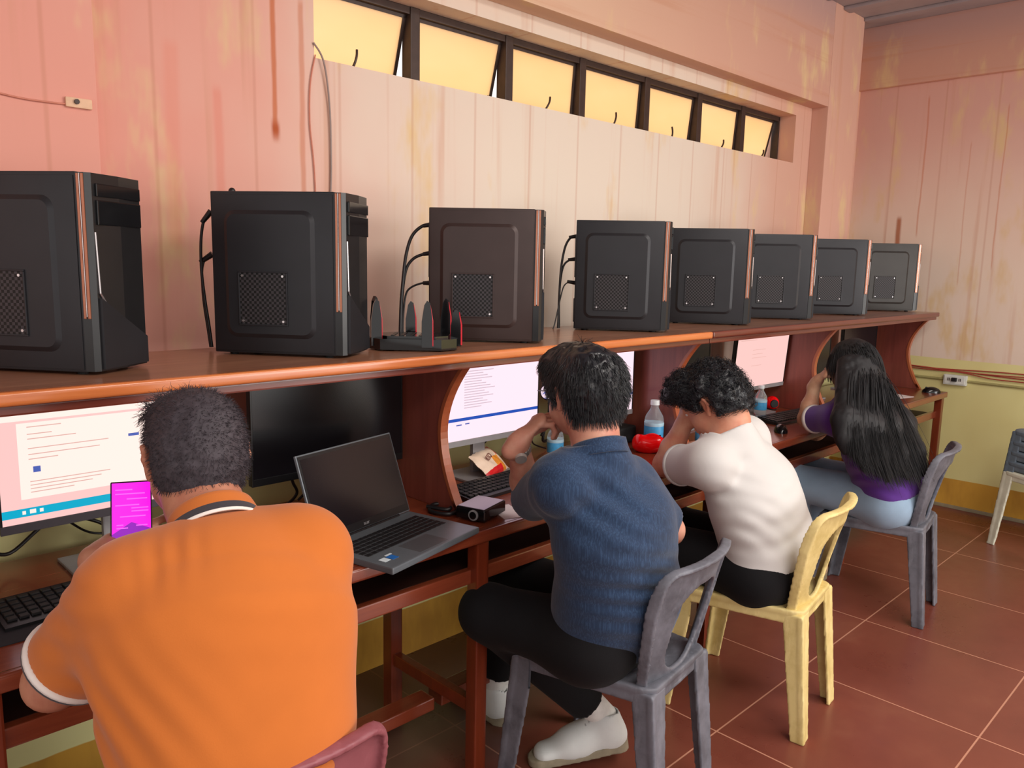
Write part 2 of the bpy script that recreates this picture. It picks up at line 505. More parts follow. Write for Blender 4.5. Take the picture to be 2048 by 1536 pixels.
# window_1: dark steel frame, seven awning sashes with frosted yellow panes
M_steel = plain('dark_brown_steel', (62, 46, 40), 0.5, 0.2, 0.15)
t = NT('frosted_yellow_pane'); n = t.noise(1.5, t.mapped((1, 1, 3), rot=(0, 0.5, 0)), 3.0)
pc = t.ramp(n, [(0.3, lin((238, 207, 164))), (0.7, lin((240, 212, 174)))])
tr = t.n('ShaderNodeBsdfTranslucent'); gl = t.n('ShaderNodeBsdfGlossy'); gl.inputs['Roughness'].default_value = 0.35
em = t.n('ShaderNodeEmission'); ad = t.n('ShaderNodeAddShader'); mx = t.n('ShaderNodeMixShader')
t.l(pc, tr.inputs[0]); t.l(pc, em.inputs[0]); em.inputs[1].default_value = 0.25
mx.inputs[0].default_value = 0.04; t.l(tr.outputs[0], mx.inputs[1]); t.l(gl.outputs[0], mx.inputs[2])
t.l(mx.outputs[0], ad.inputs[0]); t.l(em.outputs[0], ad.inputs[1]); t.l(ad.outputs[0], t.out.inputs[0])
M_pane = t.m
win = bpy.data.objects.new('window_1', None); COL.objects.link(win); win.location = (3.0, 2.42, OZ0); win['kind'] = 'structure'
def loc(p): return (p[0] - 3.0, p[1] - 2.42, p[2] - OZ0)
mull = [1.85, 2.324, 2.777, 3.257, 3.719, 4.166]
b = BM()
b.box(loc((OX0, 2.40, OZ1 - 0.026)), loc((OX1, 2.445, OZ1)), 0.003)
b.box(loc((OX0, 2.40, OZ0)), loc((OX1, 2.445, OZ0 + 0.02)), 0.003)
for m_ in mull: b.box(loc((m_ - 0.02, 2.395, OZ0)), loc((m_ + 0.022, 2.448, OZ1)), 0.004)
b.box(loc((OX0, 2.40, OZ0)), loc((OX0 + 0.012, 2.445, OZ1)), 0.003); b.box(loc((OX1 - 0.012, 2.40, OZ0)), loc((OX1, 2.445, OZ1)), 0.003)
struct('window_frame', b, M_steel, win)
edges = [OX0 + 0.01] + mull + [OX1 - 0.01]
tilts = [17, 15, 4, 4, 6, 4, 13]
for i in range(7):
    x0, x1 = edges[i] + (0.024 if i else 0.004), edges[i + 1] - 0.022
    Mx = Matrix.Translation(loc((0, 2.425, OZ1 - 0.024))) @ Matrix.Rotation(R(tilts[i]), 4, 'X') @ Matrix.Translation((3.0, 0, 0))
    Mx = Matrix.Translation((-3.0, 2.425 - 2.42, OZ1 - 0.024 - OZ0)) @ Matrix.Rotation(R(tilts[i]), 4, 'X')
    hgt = 0.236
    s = BM()
    s.box((x0, -0.007, -0.012), (x1, 0.007, 0), 0, Mx); s.box((x0, -0.007, -hgt), (x1, 0.007, -hgt + 0.012), 0, Mx)
    s.box((x0, -0.007, -hgt), (x0 + 0.012, 0.007, 0), 0, Mx); s.box((x1 - 0.012, -0.007, -hgt), (x1, 0.007, 0), 0, Mx)
    so = s.out('sash', M_steel, win)
    BM().box((x0 + 0.010, -0.0025, -hgt + 0.010), (x1 - 0.010, 0.0025, -0.010), 0, Mx).out('pane', M_pane, so)
    xc = x0 + (x1 - x0) * (0.40 if i != 1 else 0.62)
    lean = [0.02, 0.05, 0.035, 0.018, -0.004, 0.03, 0.035][i]; hh = [0.075, 0.018, 0.07, 0.07, 0.065, 0.06, 0.055][i]
    pts = spline([(xc - 3.0, -0.035, 0.000), (xc - 3.0 + lean * 0.4, -0.048, hh * 0.35), (xc - 3.0 + lean * 0.8, -0.05, hh * 0.7), (xc - 3.0 + lean, -0.046, hh)], 4)
    h = BM(); h.tube([Vector(p) for p in pts], 0.0045, 6); h.box((xc - 3.0 - 0.012, -0.04, 0.0), (xc - 3.0 + 0.01, -0.015, 0.012), 0.002)
    h.out('handle', M_steel, so)

# ================================================================== WIRING ON THE WALLS
M_black_cable = plain('black_cable_sheath', (26, 24, 26), 0.45)
M_white_cord = plain('grey_white_cord', (150, 132, 126), 0.6)
M_pink_cord = plain('pinkish_cord', (206, 130, 108), 0.6)
M_redwire = plain('red_wire', (168, 66, 54), 0.5)
M_conduit = plain('painted_conduit', (166, 158, 104), 0.5)
def wire(name, pts, r, m, label, cat, n=8, group=None, seg=8):
    o = BM().tube(spline(pts, n), r, seg).out(name, m, None, 60)
    return tag(o, label, cat, group)
wire('cord', [(1.376, 2.296, 2.165), (1.405, 2.285, 2.11), (1.428, 2.292, 1.98), (1.432, 2.294, 1.8), (1.425, 2.294, 1.60), (1.43, 2.294, 1.40)], 0.003, M_white_cord,
     'thin grey cord hanging from the window corner down the back wall', 'cord')
wire('cord', [(1.382, 2.296, 2.13), (1.362, 2.295, 2.04), (1.358, 2.295, 1.92), (1.372, 2.295, 1.76), (1.38, 2.295, 1.42)], 0.0022, M_pink_cord,
     'thin pinkish cord looping left of the grey cord on the back wall', 'cord')
wire('cord', [(0.30, 2.196, 1.895), (0.50, 2.196, 1.862), (0.60, 2.196, 1.858), (0.655, 2.196, 1.862)], 0.0022, M_pink_cord,
     'thin salmon cord running along the left pier', 'cord')
t_ = thing('wall_hook', 'small pale wall bracket with a dark screw on the left pier', 'bracket', (0.66, 2.20, 1.865))
BM().box((-0.03, -0.010, -0.012), (0.03, 0, 0.012), 0.004).out('plate', plain('pale_plate', (226, 184, 150), 0.6), t_)
BM().cyl((-0.006, -0.016, 0.002), (-0.006, -0.008, 0.002), 0.006, None, 10).out('screw', M_steel, t_)
# power outlet and cables of the right wall
for i in range(4):
    o_ = [0.0, 0.010, 0.019, -0.010][i]; ph = i * 1.3
    pts = [(5.470 - 0.004 * (i % 2), 2.2 - 0.17 * k, 0.892 - 0.0023 * k + o_ * (0.7 + 0.3 * math.sin(k * 0.9 + ph)) + 0.006 * math.sin(k * 0.8 + ph) - (0.020 if 4 < k < 8 and i == 3 else 0)) for k in range(12)]
    wire('wire', pts, 0.0034, M_redwire, ['lowest but one', 'second from top', 'topmost', 'lowest'][i] + ' red wire of the bundle along the yellow wall band', 'wire', 5, 'red wires on the right wall')
tag(BM().cyl((5.470, 2.2, 0.829), (5.470, -0.6, 0.812), 0.0075, None, 12).out('conduit', M_conduit, None, 60),
    'thin painted conduit pipe below the red wires on the right wall', 'pipe')
t_ = thing('power_outlet', 'white surface-mounted power outlet box on the yellow right wall', 'outlet', (5.48, 1.545, 0.826))
M_white_pl = plain('white_plastic', (214, 216, 208), 0.4, 0, 0.05)
BM().box((-0.034, -0.066, -0.030), (0, 0.066, 0.034), 0.006).out('housing', M_white_pl, t_)
f_ = BM().box((-0.037, -0.058, -0.022), (-0.033, 0.058, 0.028), 0.003).out('face_plate', plain('white_face_plate', (228, 230, 222), 0.35, 0, 0.04), t_)
for yy in (-0.034, -0.026, 0.03, 0.038): BM().box((-0.0385, yy - 0.0022, -0.004), (-0.036, yy + 0.0022, 0.014)).out('socket_slot', M_steel, f_)
BM().box((-0.058, -0.016, -0.006), (-0.036, 0.014, 0.018), 0.005).out('plug', M_black_cable, t_).__setitem__('label', 'black plug')

# ================================================================== CARREL DESKS
DZ, SZ = 0.765, 1.250
M_shelf = wood('varnished_shelf_top', (134, 88, 66), (184, 134, 104), 0, 0.30, 0.4)
M_edge = wood('orange_varnished_edge', (186, 98, 50), (224, 138, 78), 0, 0.26, 0.5)
M_edge_d = wood('dark_varnish_and_edge_shade', (92, 40, 30), (124, 58, 42), 0, 0.3, 0.4)
M_dedge = wood('divider_edge_wood', (146, 72, 44), (182, 100, 62), 2, 0.3, 0.4)
M_desk = wood('red_varnished_desk', (112, 46, 28), (148, 74, 46), 0, 0.24, 0.5)
M_panel = wood('red_brown_panel', (112, 52, 44), (146, 76, 62), 2, 0.38, 0.25)
M_leg = wood('dark_red_leg', (100, 38, 20), (134, 56, 30), 2, 0.3, 0.4)
M_gap = plain('dark_plywood', (58, 30, 22), 0.6)
def carrel(name, label, x0, x1, divs, edge_mat, posts):
    t = thing(name, label, 'desk', ((x0 + x1) / 2, 1.85, 0))
    ox, oy = (x0 + x1) / 2, 1.85
    def L(p): return (p[0] - ox, p[1] - oy, p[2])
    BM().box(L((x0, 1.655, SZ - 0.020)), L((x1, 2.14, SZ)), 0.003).out('shelf', M_shelf, t)
    e = BM().box(L((x0, 1.632, SZ - 0.026)), L((x1, 1.657, SZ + 0.001)), 0.010, None, 4)
    BM().box(L((x0, 1.648, SZ - 0.046)), L((x1, 1.668, SZ - 0.026)), 0.004).out('under_trim', M_edge_d, t)['label'] = 'strip under the shelf edge, its shade put into the dark colour'  # dark varnish colour paints in the shadow below the rounded edge
    e.out('shelf_edge', edge_mat, t, 50)['label'] = 'rounded varnished front edge'
    BM().box(L((x0, 1.548, DZ - 0.024)), L((x1, 2.14, DZ)), 0.004).out('desktop', M_desk, t)
    BM().box(L((x0, 1.540, DZ - 0.034)), L((x1, 1.562, DZ + 0.0005)), 0.008, None, 3).out('desk_edge', M_desk, t, 50)
    # curved dividers
    prof = []
    for k in range(25):
        s = k / 24; z = DZ + 0.001 + s * (SZ - 0.022 - DZ)
        y = 1.785 - 0.088 * (1 - min(s / 0.5, 1)) ** 1.8 - 0.125 * max((s - 0.5) / 0.5, 0) ** 1.9
        prof.append((y, z))
    for d in divs:
        pts = [L((d - 0.011, y, z)) for y, z in prof] + [L((d - 0.011, 2.135, SZ - 0.022)), L((d - 0.011, 2.135, DZ + 0.001))]
        dv = BM().prism(pts, (0.022, 0, 0)).out('divider', M_panel, t)
        ed = BM()
        for k in range(24):
            (ya, za), (yb, zb) = prof[k], prof[k + 1]
            ed.prism([L((d - 0.014, ya - 0.006, za)), L((d - 0.014, ya + 0.008, za)), L((d - 0.014, yb + 0.008, zb)), L((d - 0.014, yb - 0.006, zb))], (0.028, 0, 0))
        bmesh.ops.remove_doubles(ed.bm, verts=ed.bm.verts, dist=1e-5)
        ed.out('divider_edge', M_dedge, dv, 40)
    # keyboard tray under the top, its rail, posts, stretchers
    BM().box(L((x0 + 0.02, 1.60, 0.612)), L((x1 - 0.02, 2.05, 0.626)), 0.002).out('tray', M_gap, t)
    BM().box(L((x0 + 0.01, 1.578, 0.604)), L((x1 - 0.01, 1.602, 0.645)), 0.004).out('tray_rail', M_desk, t)
    BM().box(L((x0 + 0.01, 2.06, 0.64)), L((x1 - 0.01, 2.085, 0.735)), 0.002).out('rear_rail', M_gap, t)
    for px in posts:
        BM().box(L((px - 0.022, 1.552, 0)), L((px + 0.022, 1.594, DZ - 0.025)), 0.005).out('leg', M_leg, t)
        BM().box(L((px - 0.022, 1.955, 0)), L((px + 0.022, 2.0, DZ - 0.025)), 0.004).out('leg', M_leg, t)
        BM().box(L((px - 0.014, 1.594, 0.205)), L((px + 0.014, 1.955, 0.245)), 0.003).out('side_stretcher', M_leg, t)
    for pa, pb in zip(posts[:-1], posts[1:]):
        BM().box(L((pa + 0.014, 1.745, 0.145)), L((pb - 0.014, 1.81, 0.185)), 0.004).out('foot_rail', M_desk, t)
    return t
carrel('computer_desk', 'long reddish wooden computer desk with curved dividers, nearer one with orange shelf edge', -0.98, 2.714, (0.24, 1.485, 2.70), M_edge, (-0.93, 0.262, 1.44, 2.665))
carrel('computer_desk', 'farther wooden computer desk with dark shelf edge, ending by the right wall', 2.718, 5.325, (3.965, 5.30), M_edge_d, (2.765, 3.955, 5.285))
# ================================================================== PC TOWERS ON THE SHELF
M_case = plain('black_steel_case', (40, 40, 44), 0.42, 0.3, 0.08, 12, 0.02)
M_case_brown = plain('brownish_black_steel_case', (62, 48, 46), 0.42, 0.3, 0.08, 12, 0.02)
M_case_grey = plain('grey_black_steel_case', (58, 56, 54), 0.48, 0.3, 0.08, 12, 0.02)
M_bezel = plain('black_bezel_plastic', (24, 24, 26), 0.32)
M_gloss = plain('glossy_black_plastic', (16, 16, 18), 0.12)
M_copper = plain('copper_strip', (176, 116, 92), 0.3, 0.7, 0.06)
M_chrome = plain('pale_chrome', (214, 206, 206), 0.2, 0.8, 0.04)
M_rubber = plain('black_rubber', (18, 18, 18), 0.7)
t = NT('perforated_vent'); v = t.mapped((1, 0.0, 1), (0, 0.0003, 0))
ck = t.n('ShaderNodeTexChecker'); ck.inputs['Scale'].default_value = 150.0; t.l(v, ck.inputs['Vector'])
ck.inputs['Color1'].default_value = (0.004, 0.004, 0.004, 1); ck.inputs['Color2'].default_value = lin((66, 62, 66))
t.color(ck.outputs['Color']); t.bump(ck.outputs['Fac'], 0.3, 0.002); M_vent = t.set(0.5, 0.3)
def rrect(x0, z0, x1, z1, r, n=6):
    pts = []
    for cx, cz, a0 in ((x1 - r, z1 - r, 0), (x0 + r, z1 - r, 90), (x0 + r, z0 + r, 180), (x1 - r, z0 + r, 270)):
        for k in range(n + 1):
            a = R(a0 + 90 * k / n); pts.append((cx + r * math.cos(a), cz + r * math.sin(a)))
    return pts
TW, TD, TH_ = 0.178, 0.350, 0.414
def make_tower(label, body_mat):
    t = thing('computer_tower', label, 'computer tower', (0, 0, SZ), 0, 'black computer towers on the shelf')
    hx, hy = TD / 2, TW / 2
    BM().box((-hx, -hy, 0.006), (hx - 0.022, hy, TH_), 0.004).out('casing', body_mat, t, 40)
    # side panel with raised rounded pad
    p = BM()
    p.box((-hx + 0.004, -hy - 0.002, 0.012), (hx - 0.026, -hy + 0.001, TH_ - 0.008), 0.001)
    o0 = rrect(-hx + 0.10 * TD, 0.046, -hx + 0.795 * TD, TH_ - 0.046, 0.030)
    o1 = rrect(-hx + 0.10 * TD + 0.011, 0.057, -hx + 0.795 * TD - 0.011, TH_ - 0.057, 0.022)
    va = [p.bm.verts.new((x, -hy - 0.0015, z)) for x, z in o0]; vb = [p.bm.verts.new((x, -hy - 0.0075, z)) for x, z in o1]
    n = len(va)
    for i in range(n): p.bm.faces.new((va[i], va[(i + 1) % n], vb[(i + 1) % n], vb[i]))
    p.bm.faces.new(vb)
    sp = p.out('side_panel', body_mat, t, 20)
    vx0, vx1, vz0, vz1 = -hx + 0.22 * TD, -hx + 0.575 * TD, 0.082, 0.212
    BM().box((vx0, -hy - 0.0085, vz0), (vx1, -hy - 0.007, vz1)).out('vent', M_vent, sp)['label'] = 'square perforated vent'
    fr = BM()
    fr.box((vx0 - 0.004, -hy - 0.011, vz1), (vx1 + 0.004, -hy - 0.007, vz1 + 0.004), 0.0015)
    fr.box((vx0 - 0.004, -hy - 0.011, vz0 - 0.004), (vx1 + 0.004, -hy - 0.007, vz0), 0.0015)
    fr.box((vx1, -hy - 0.011, vz0), (vx1 + 0.004, -hy - 0.007, vz1), 0.0015); fr.box((vx0 - 0.004, -hy - 0.011, vz0), (vx0, -hy - 0.007, vz1), 0.0015)
    fr.out('vent_frame', body_mat, sp)
    for sx, sz in ((vx0 + 0.008, vz0 + 0.008), (vx1 - 0.008, vz0 + 0.008), (vx0 + 0.008, vz1 - 0.008), (vx1 - 0.008, vz1 - 0.008)):
        BM().cyl((sx, -hy - 0.0115, sz), (sx, -hy - 0.008, sz), 0.003, None, 10).out('screw', M_chrome, sp)
    # front bezel, bevelled away from the panel
    f = BM()
    pts = [(hx - 0.022, -hy - 0.001), (hx - 0.004, -hy + 0.001), (hx + 0.004, -hy + 0.012), (hx + 0.010, 0), (hx + 0.004, hy - 0.012), (hx - 0.022, hy)]
    f.prism([(x, y, 0.008) for x, y in pts], (0, 0, TH_ - 0.010))
    fb = f.out('front_bezel', M_bezel, t)
    for yy, dx in ((-hy - 0.0022, 0.019), (-hy - 0.0012, 0.010)):
        BM().box((hx - dx, yy - 0.0008, 0.118), (hx - dx + 0.0055, yy + 0.004, TH_ - 0.004), 0.001).out('copper_strip', M_copper, fb)
    BM().box((hx - 0.0125, -hy - 0.0030, 0.122), (hx - 0.0108, -hy + 0.002, TH_ - 0.004), 0.0004).out('chrome_strip', M_chrome, fb)
    d = BM()
    d.box((hx + 0.002, -hy + 0.020, TH_ - 0.105), (hx + 0.0105, hy - 0.018, TH_ - 0.055), 0.002)
    d.box((hx + 0.002, -hy + 0.020, TH_ - 0.048), (hx + 0.0105, hy - 0.018, TH_ - 0.022), 0.002)
    d.out('drive_cover', M_gloss, fb)
    c = BM()
    c.tube([(hx + 0.0055, -hy + 0.014, TH_ - 0.120), (hx + 0.0065, -hy + 0.018, 0.170), (hx + 0.008, -hy + 0.035, 0.145)], 0.0022, 6)
    c.out('accent_line', M_chrome, fb)
    BM().prism([(hx + 0.003, -hy + 0.016, 0.16), (hx + 0.003, -hy + 0.016, 0.012), (hx + 0.003, hy - 0.016, 0.012), (hx + 0.003, hy - 0.016, 0.07)], (0.0085, 0, 0)).out('lower_grille', M_case, fb)
    for sx in (-hx + 0.04, hx - 0.05):
        for sy in (-hy + 0.025, hy - 0.025): BM().cyl((sx, sy, 0), (sx, sy, 0.008), 0.011, None, 12).out('foot', M_rubber, t)
    rp = BM(); rp.box((-hx - 0.004, -hy + 0.02, 0.03), (-hx + 0.002, hy - 0.02, 0.12), 0.001); rp.box((-hx - 0.004, -hy + 0.02, 0.2), (-hx + 0.002, -hy + 0.075, 0.36), 0.001)
    rp.out('rear_ports', M_bezel, t)
    return t
def tower_loc(bx, by, ang):
    a = R(ang); hx, hy = TD / 2, TW / 2
    return (bx - (hx * math.cos(a) + hy * math.sin(a)), by - (hx * math.sin(a) - hy * math.cos(a)), SZ)
TOW = [  # front-left foot corner on the shelf, heading
    (0.533, 1.762, -54, 'black computer tower cut off by the left picture edge, showing its front bezel'),
    (1.102, 1.716, -53.5, 'large black computer tower left of the red-finned router'),
    (1.803, 1.700, -47.5, 'brownish computer tower just right of the red-finned router'),
    (2.512, 1.713, -52.5, 'black computer tower with cables behind it, above the man in navy'),
    (3.145, 1.725, -56, 'black computer tower overlapping the fourth tower, above the curly-haired man'),
    (3.800, 1.745, -48, 'third black computer tower from the right wall end'),
    (4.470, 1.745, -46, 'second to last black computer tower towards the right wall'),
    (5.235, 1.742, -45, 'greyish computer tower at the far right end of the shelf')]
tw_black = None
for i, (bx, by, an, lb) in enumerate(TOW):
    if i == 2: o = make_tower(lb, M_case_brown); o.location = tower_loc(bx, by, an); o.rotation_euler = (0, 0, R(an))
    elif i == 7: o = make_tower(lb, M_case_grey); o.location = tower_loc(bx, by, an); o.rotation_euler = (0, 0, R(an))
    elif tw_black is None: tw_black = o = make_tower(lb, M_case); o.location = tower_loc(bx, by, an); o.rotation_euler = (0, 0, R(an))
    else: dup(tw_black, tower_loc(bx, by, an), R(an), lb)
# cables behind towers: plug at the rear, then down to the shelf
def rear_cable(pix, d0, d1, r, label, plug=True):
    n = len(pix); pts = [at(u, v, d0 + (d1 - d0) * k / (n - 1)) for k, (u, v) in enumerate(pix)]
    t = thing('cable', label, 'cable', tuple(pts[-1]))
    o = Vector(pts[-1])
    BM().tube(spline([Vector(p) - o for p in pts], 6), r, 8).out('lead', M_black_cable, t, 60)
    if plug:
        a = Vector(pts[0]) - o; b_ = Vector(pts[1]) - o; dr = (b_ - a).normalized()
        BM().cyl(a - dr * 0.005, a + dr * 0.035, 0.0085, 0.006, 12).out('plug', M_black_cable, t, 40)
    return t
rear_cable([(420, 425), (408, 440), (402, 480), (403, 540), (410, 600), (418, 650), (424, 694)], 2.13, 2.13, 0.0042, 'black cable looping out behind the large tower left of the router')
rear_cable([(422, 510), (410, 518), (404, 545), (407, 600), (416, 660), (421, 694)], 2.14, 2.14, 0.0032, 'shorter black cable hugging the rear of the large tower left of the router')
rear_cable([(868, 448), (845, 452), (824, 472), (812, 510), (806, 560), (802, 610), (800, 672)], 2.50, 2.50, 0.0052, 'topmost black cable arching from the rear of the brownish tower')
rear_cable([(868, 505), (848, 508), (826, 518), (812, 540), (805, 585), (803, 630), (803, 672)], 2.50, 2.51, 0.0048, 'middle black cable leaving the rear of the brownish tower')
rear_cable([(868, 566), (846, 566), (822, 575), (811, 592), (806, 640), (806, 672)], 2.50, 2.52, 0.0032, 'lowest thin black cable at the rear of the brownish tower')
rear_cable([(1156, 472), (1143, 474), (1131, 492), (1123, 530), (1119, 580), (1117, 630), (1116, 656)], 3.07, 3.07, 0.0045, 'upper black cable behind the tower above the man in navy')
rear_cable([(1154, 518), (1142, 519), (1128, 530), (1121, 560), (1118, 610), (1118, 656)], 3.07, 3.08, 0.004, 'middle black cable behind the tower above the man in navy')
rear_cable([(1152, 566), (1140, 564), (1128, 572), (1120, 600), (1110, 645), (1106, 658)], 3.07, 3.05, 0.0025, 'thin lowest cable behind the tower above the man in navy')
o = Vector(at(458, 378, 2.10))
t_ = thing('cable_plug', 'small black plug lying on top of the large tower left of the router', 'plug', (o.x, o.y, SZ + TH_))
BM().box((-0.022, -0.008, 0), (0.006, 0.008, 0.007), 0.002).out('plug_body', M_black_cable, t_); BM().sph((0.008, 0, 0.009), 0.009).out('strain_relief', M_black_cable, t_, 60)

# ================================================================== ROUTER
M_red = plain('red_plastic', (206, 24, 44), 0.3, 0, 0.06)
rc = np.array([1.40, 1.815])
t_ = thing('wifi_router', 'black wireless router with upright red-sided antennas between two towers', 'router', (rc[0], rc[1], SZ), R(-44))
hexp = [(-0.125, -0.045), (-0.085, -0.085), (0.085, -0.085), (0.125, -0.045), (0.125, 0.045), (0.085, 0.085), (-0.085, 0.085), (-0.125, 0.045)]
b = BM(); b.prism([(x, y, 0.004) for x, y in hexp], (0, 0, 0.030)); b.prism([(x * 0.8, y * 0.8, 0.034) for x, y in hexp], (0, 0, 0.007))
b.out('housing', M_gloss, t_)
b = BM()
for k in range(5): b.box((-0.06 + k * 0.026, -0.052, 0.041), (-0.050 + k * 0.026, 0.052, 0.0425))
b.out('top_vent', M_bezel, t_)
for k, (x, y, a, h_) in enumerate(((-0.118, 0.03, 60, 0.135), (-0.10, -0.055, 20, 0.130), (-0.02, 0.088, 0, 0.120), (0.045, -0.085, 10, 0.130), (0.085, 0.075, -5, 0.130), (0.122, -0.03, -10, 0.105))):
    Mx = Matrix.Translation((x, y, 0.012)) @ Matrix.Rotation(R(a), 4, 'Z')
    q = BM(); q.prism([(-0.015, -0.0045, 0), (0.015, -0.0045, 0), (0.0145, -0.0045, h_ * 0.6), (0.008, -0.0045, h_ * 0.95), (0.0, -0.0045, h_), (-0.008, -0.0045, h_ * 0.9), (-0.0145, -0.0045, h_ * 0.55)], (0, 0.009, 0), Mx)
    an = q.out('antenna', M_gloss, t_)
    q = BM(); q.prism([(0.0145, -0.0040, 0.004), (0.0175, -0.003, 0.004), (0.0168, -0.003, h_ * 0.58), (0.009, -0.003, h_ * 0.92), (0.0140, -0.0040, h_ * 0.58)], (0, 0.007, 0), Mx)
    q.out('red_side', M_red, an)
for sx in (-0.07, 0.07): BM().cyl((sx, 0, 0), (sx, 0, 0.005), 0.012, None, 12).out('foot', M_rubber, t_)

# ================================================================== MONITORS
M_scr_off = plain('switched_off_screen', (22, 20, 24), 0.22, 0, 0.05)
M_silver = plain('silver_grey_plastic', (150, 148, 150), 0.38, 0.2, 0.05)
M_dsilver = plain('dark_grey_plastic', (62, 58, 64), 0.4, 0.1, 0.05)
M_back_pl = plain('monitor_back_plastic', (48, 50, 52), 0.45)
E_pink = emit('lit_screen_pink', (255, 200, 196), 1.05); E_page = emit('lit_screen_page', (255, 230, 220), 1.15)
E_white = emit('lit_screen_pale', (255, 226, 238), 1.12); E_teal = emit('lit_screen_teal_bar', (0, 172, 206), 1.0)
E_blue = emit('lit_screen_blue_bar', (30, 84, 190), 0.9); E_text = emit('lit_screen_text', (240, 190, 180), 0.9)
E_text2 = emit('lit_screen_grey_text', (226, 204, 218), 0.9); E_mark = emit('lit_screen_marks', (86, 110, 200), 0.8); E_rose = emit('lit_screen_rose', (255, 206, 200), 1.0)
MW, MH = 0.497, 0.292
def make_monitor(label, content, z0=0.125, chin=M_silver):
    t = thing('monitor', label, 'monitor', (0, 0, DZ), 0, 'desktop monitors under the shelf')
    w, h = MW / 2, MH
    BM().box((-w, 0.0, z0), (w, 0.020, z0 + h), 0.003).out('casing', M_back_pl, t)
    BM().box((-w * 0.6, 0.019, z0 + 0.05), (w * 0.6, 0.045, z0 + h - 0.07), 0.012).out('rear_housing', M_back_pl, t)
    BM().box((-w, -0.003, z0), (w, 0.004, z0 + 0.020), 0.001).out('chin', chin, t)
    bz = BM()
    bz.box((-w, -0.003, z0 + h - 0.006), (w, 0.003, z0 + h), 0.001); bz.box((-w, -0.003, z0 + 0.02), (-w + 0.005, 0.003, z0 + h), 0.001); bz.box((w - 0.005, -0.003, z0 + 0.02), (w, 0.003, z0 + h), 0.001)
    bz.out('bezel', M_bezel, t)
    s = BM(); X0, X1, Z0, Z1 = -w + 0.005, w - 0.005, z0 + 0.020, z0 + h - 0.006
    mats = [content[0]]
    s.box((X0, -0.001, Z0), (X1, 0.002, Z1))
    for lvl, (m, rects) in enumerate(content[1:]):
        if m not in mats: mats.append(m)
        s.mat = mats.index(m)
        for a, b_, c, d in rects:   # fractions of the screen, from its lower left
            y = -0.0012 - 0.0002 * lvl
            s.quad([(X0 + a * (X1 - X0), y, Z0 + b_ * (Z1 - Z0)), (X0 + c * (X1 - X0), y, Z0 + b_ * (Z1 - Z0)), (X0 + c * (X1 - X0), y, Z0 + d * (Z1 - Z0)), (X0 + a * (X1 - X0), y, Z0 + d * (Z1 - Z0))])
    s.out('screen', mats, t)
    n_ = BM(); n_.box((-0.028, 0.045, 0.008), (0.028, 0.062, z0 + 0.13), 0.004); n_.box((-0.04, 0.030, z0 + 0.07), (0.04, 0.06, z0 + 0.16), 0.004)
    n_.out('neck', M_silver, t)
    BM().box((-0.115, -0.055, 0), (0.115, 0.115, 0.009), 0.004).out('stand_base', M_silver, t)
    return t
def lines(x0, zs, ls, th=0.008): return [(x0, z, x0 + l, z + th) for z, l in zip(zs, ls)]
bigpage = [(0.05, 0.20, 1.0, 0.80)]
c1 = [E_pink, (E_page, [(0.0, 0.86, 1.0, 1.0), (0.08, 0.20, 0.98, 0.84)]),
      (E_text, lines(0.12, [0.80, 0.74, 0.70, 0.62, 0.57, 0.53, 0.31, 0.28, 0.25, 0.34], [0.14, 0.10, 0.2, 0.34, 0.3, 0.12, 0.3, 0.26, 0.18, 0.34])),
      (E_teal, [(0, 0.055, 1, 0.125)]), (E_page, [(0.08, 0.075, 0.094, 0.105), (0.11, 0.075, 0.135, 0.110), (0.15, 0.075, 0.165, 0.105)]), (E_mark, [(0.135, 0.42, 0.165, 0.47), (0.55, 0.62, 0.60, 0.645)])]
tl = np.linspace(0.40, 0.86, 15)
c3 = [E_white, (E_text2, lines(0.27, tl, [0.16 + 0.14 * ((i * 37) % 10) / 10 for i in range(15)], 0.012)),
      (E_blue, [(0.0, 0.245, 1.0, 0.285)]), (E_mark, [(0.03, 0.19, 0.07, 0.205), (0.20, 0.19, 0.25, 0.205), (0.28, 0.195, 0.32, 0.21)])]
c4 = [E_white, (E_text2, lines(0.2, tl, [0.3 - 0.1 * ((i * 53) % 10) / 10 for i in range(15)], 0.012)), (E_blue, [(0.0, 0.235, 1.0, 0.275)]), (E_text2, [(0.0, 0.17, 1.0, 0.18)])]
c6 = [E_rose, (E_text, lines(0.06, [0.93, 0.89], [0.2, 0.3], 0.01) + lines(0.3, [0.7, 0.62, 0.55, 0.4], [0.25, 0.2, 0.28, 0.2], 0.008))]
off = [M_scr_off]
o = make_monitor('lit monitor with a teal bar across the bottom, in front of the man in orange', c1, chin=M_dsilver); o.location = (0.625, 1.945, DZ)
o = make_monitor('switched-off black monitor behind the open laptop', off, chin=M_bezel); o.location = (1.205, 1.945, DZ); mon_off = o
o = make_monitor('lit pale monitor with a blue bar, left of the man in navy', c3); o.location = (1.828, 1.955, DZ)
o = make_monitor('lit pale monitor with a blue bar, behind the head of the man in navy', c4); o.location = (2.392, 1.95, DZ)
dup(mon_off, (3.02, 1.97, DZ), R(2), 'switched-off dark monitor just right of the second divider, above the curly-haired man')
o = make_monitor('lit plain pink monitor between the curly-haired man and the long-haired woman', c6); o.location = (3.69, 1.955, DZ); o.rotation_euler = (R(4), 0, R(-2))
dup(mon_off, (4.32, 1.97, DZ), 0, 'switched-off dark monitor left behind the head of the long-haired woman')
dup(mon_off, (4.96, 1.955, DZ), 0, 'switched-off dark monitor in the last bay by the right wall')

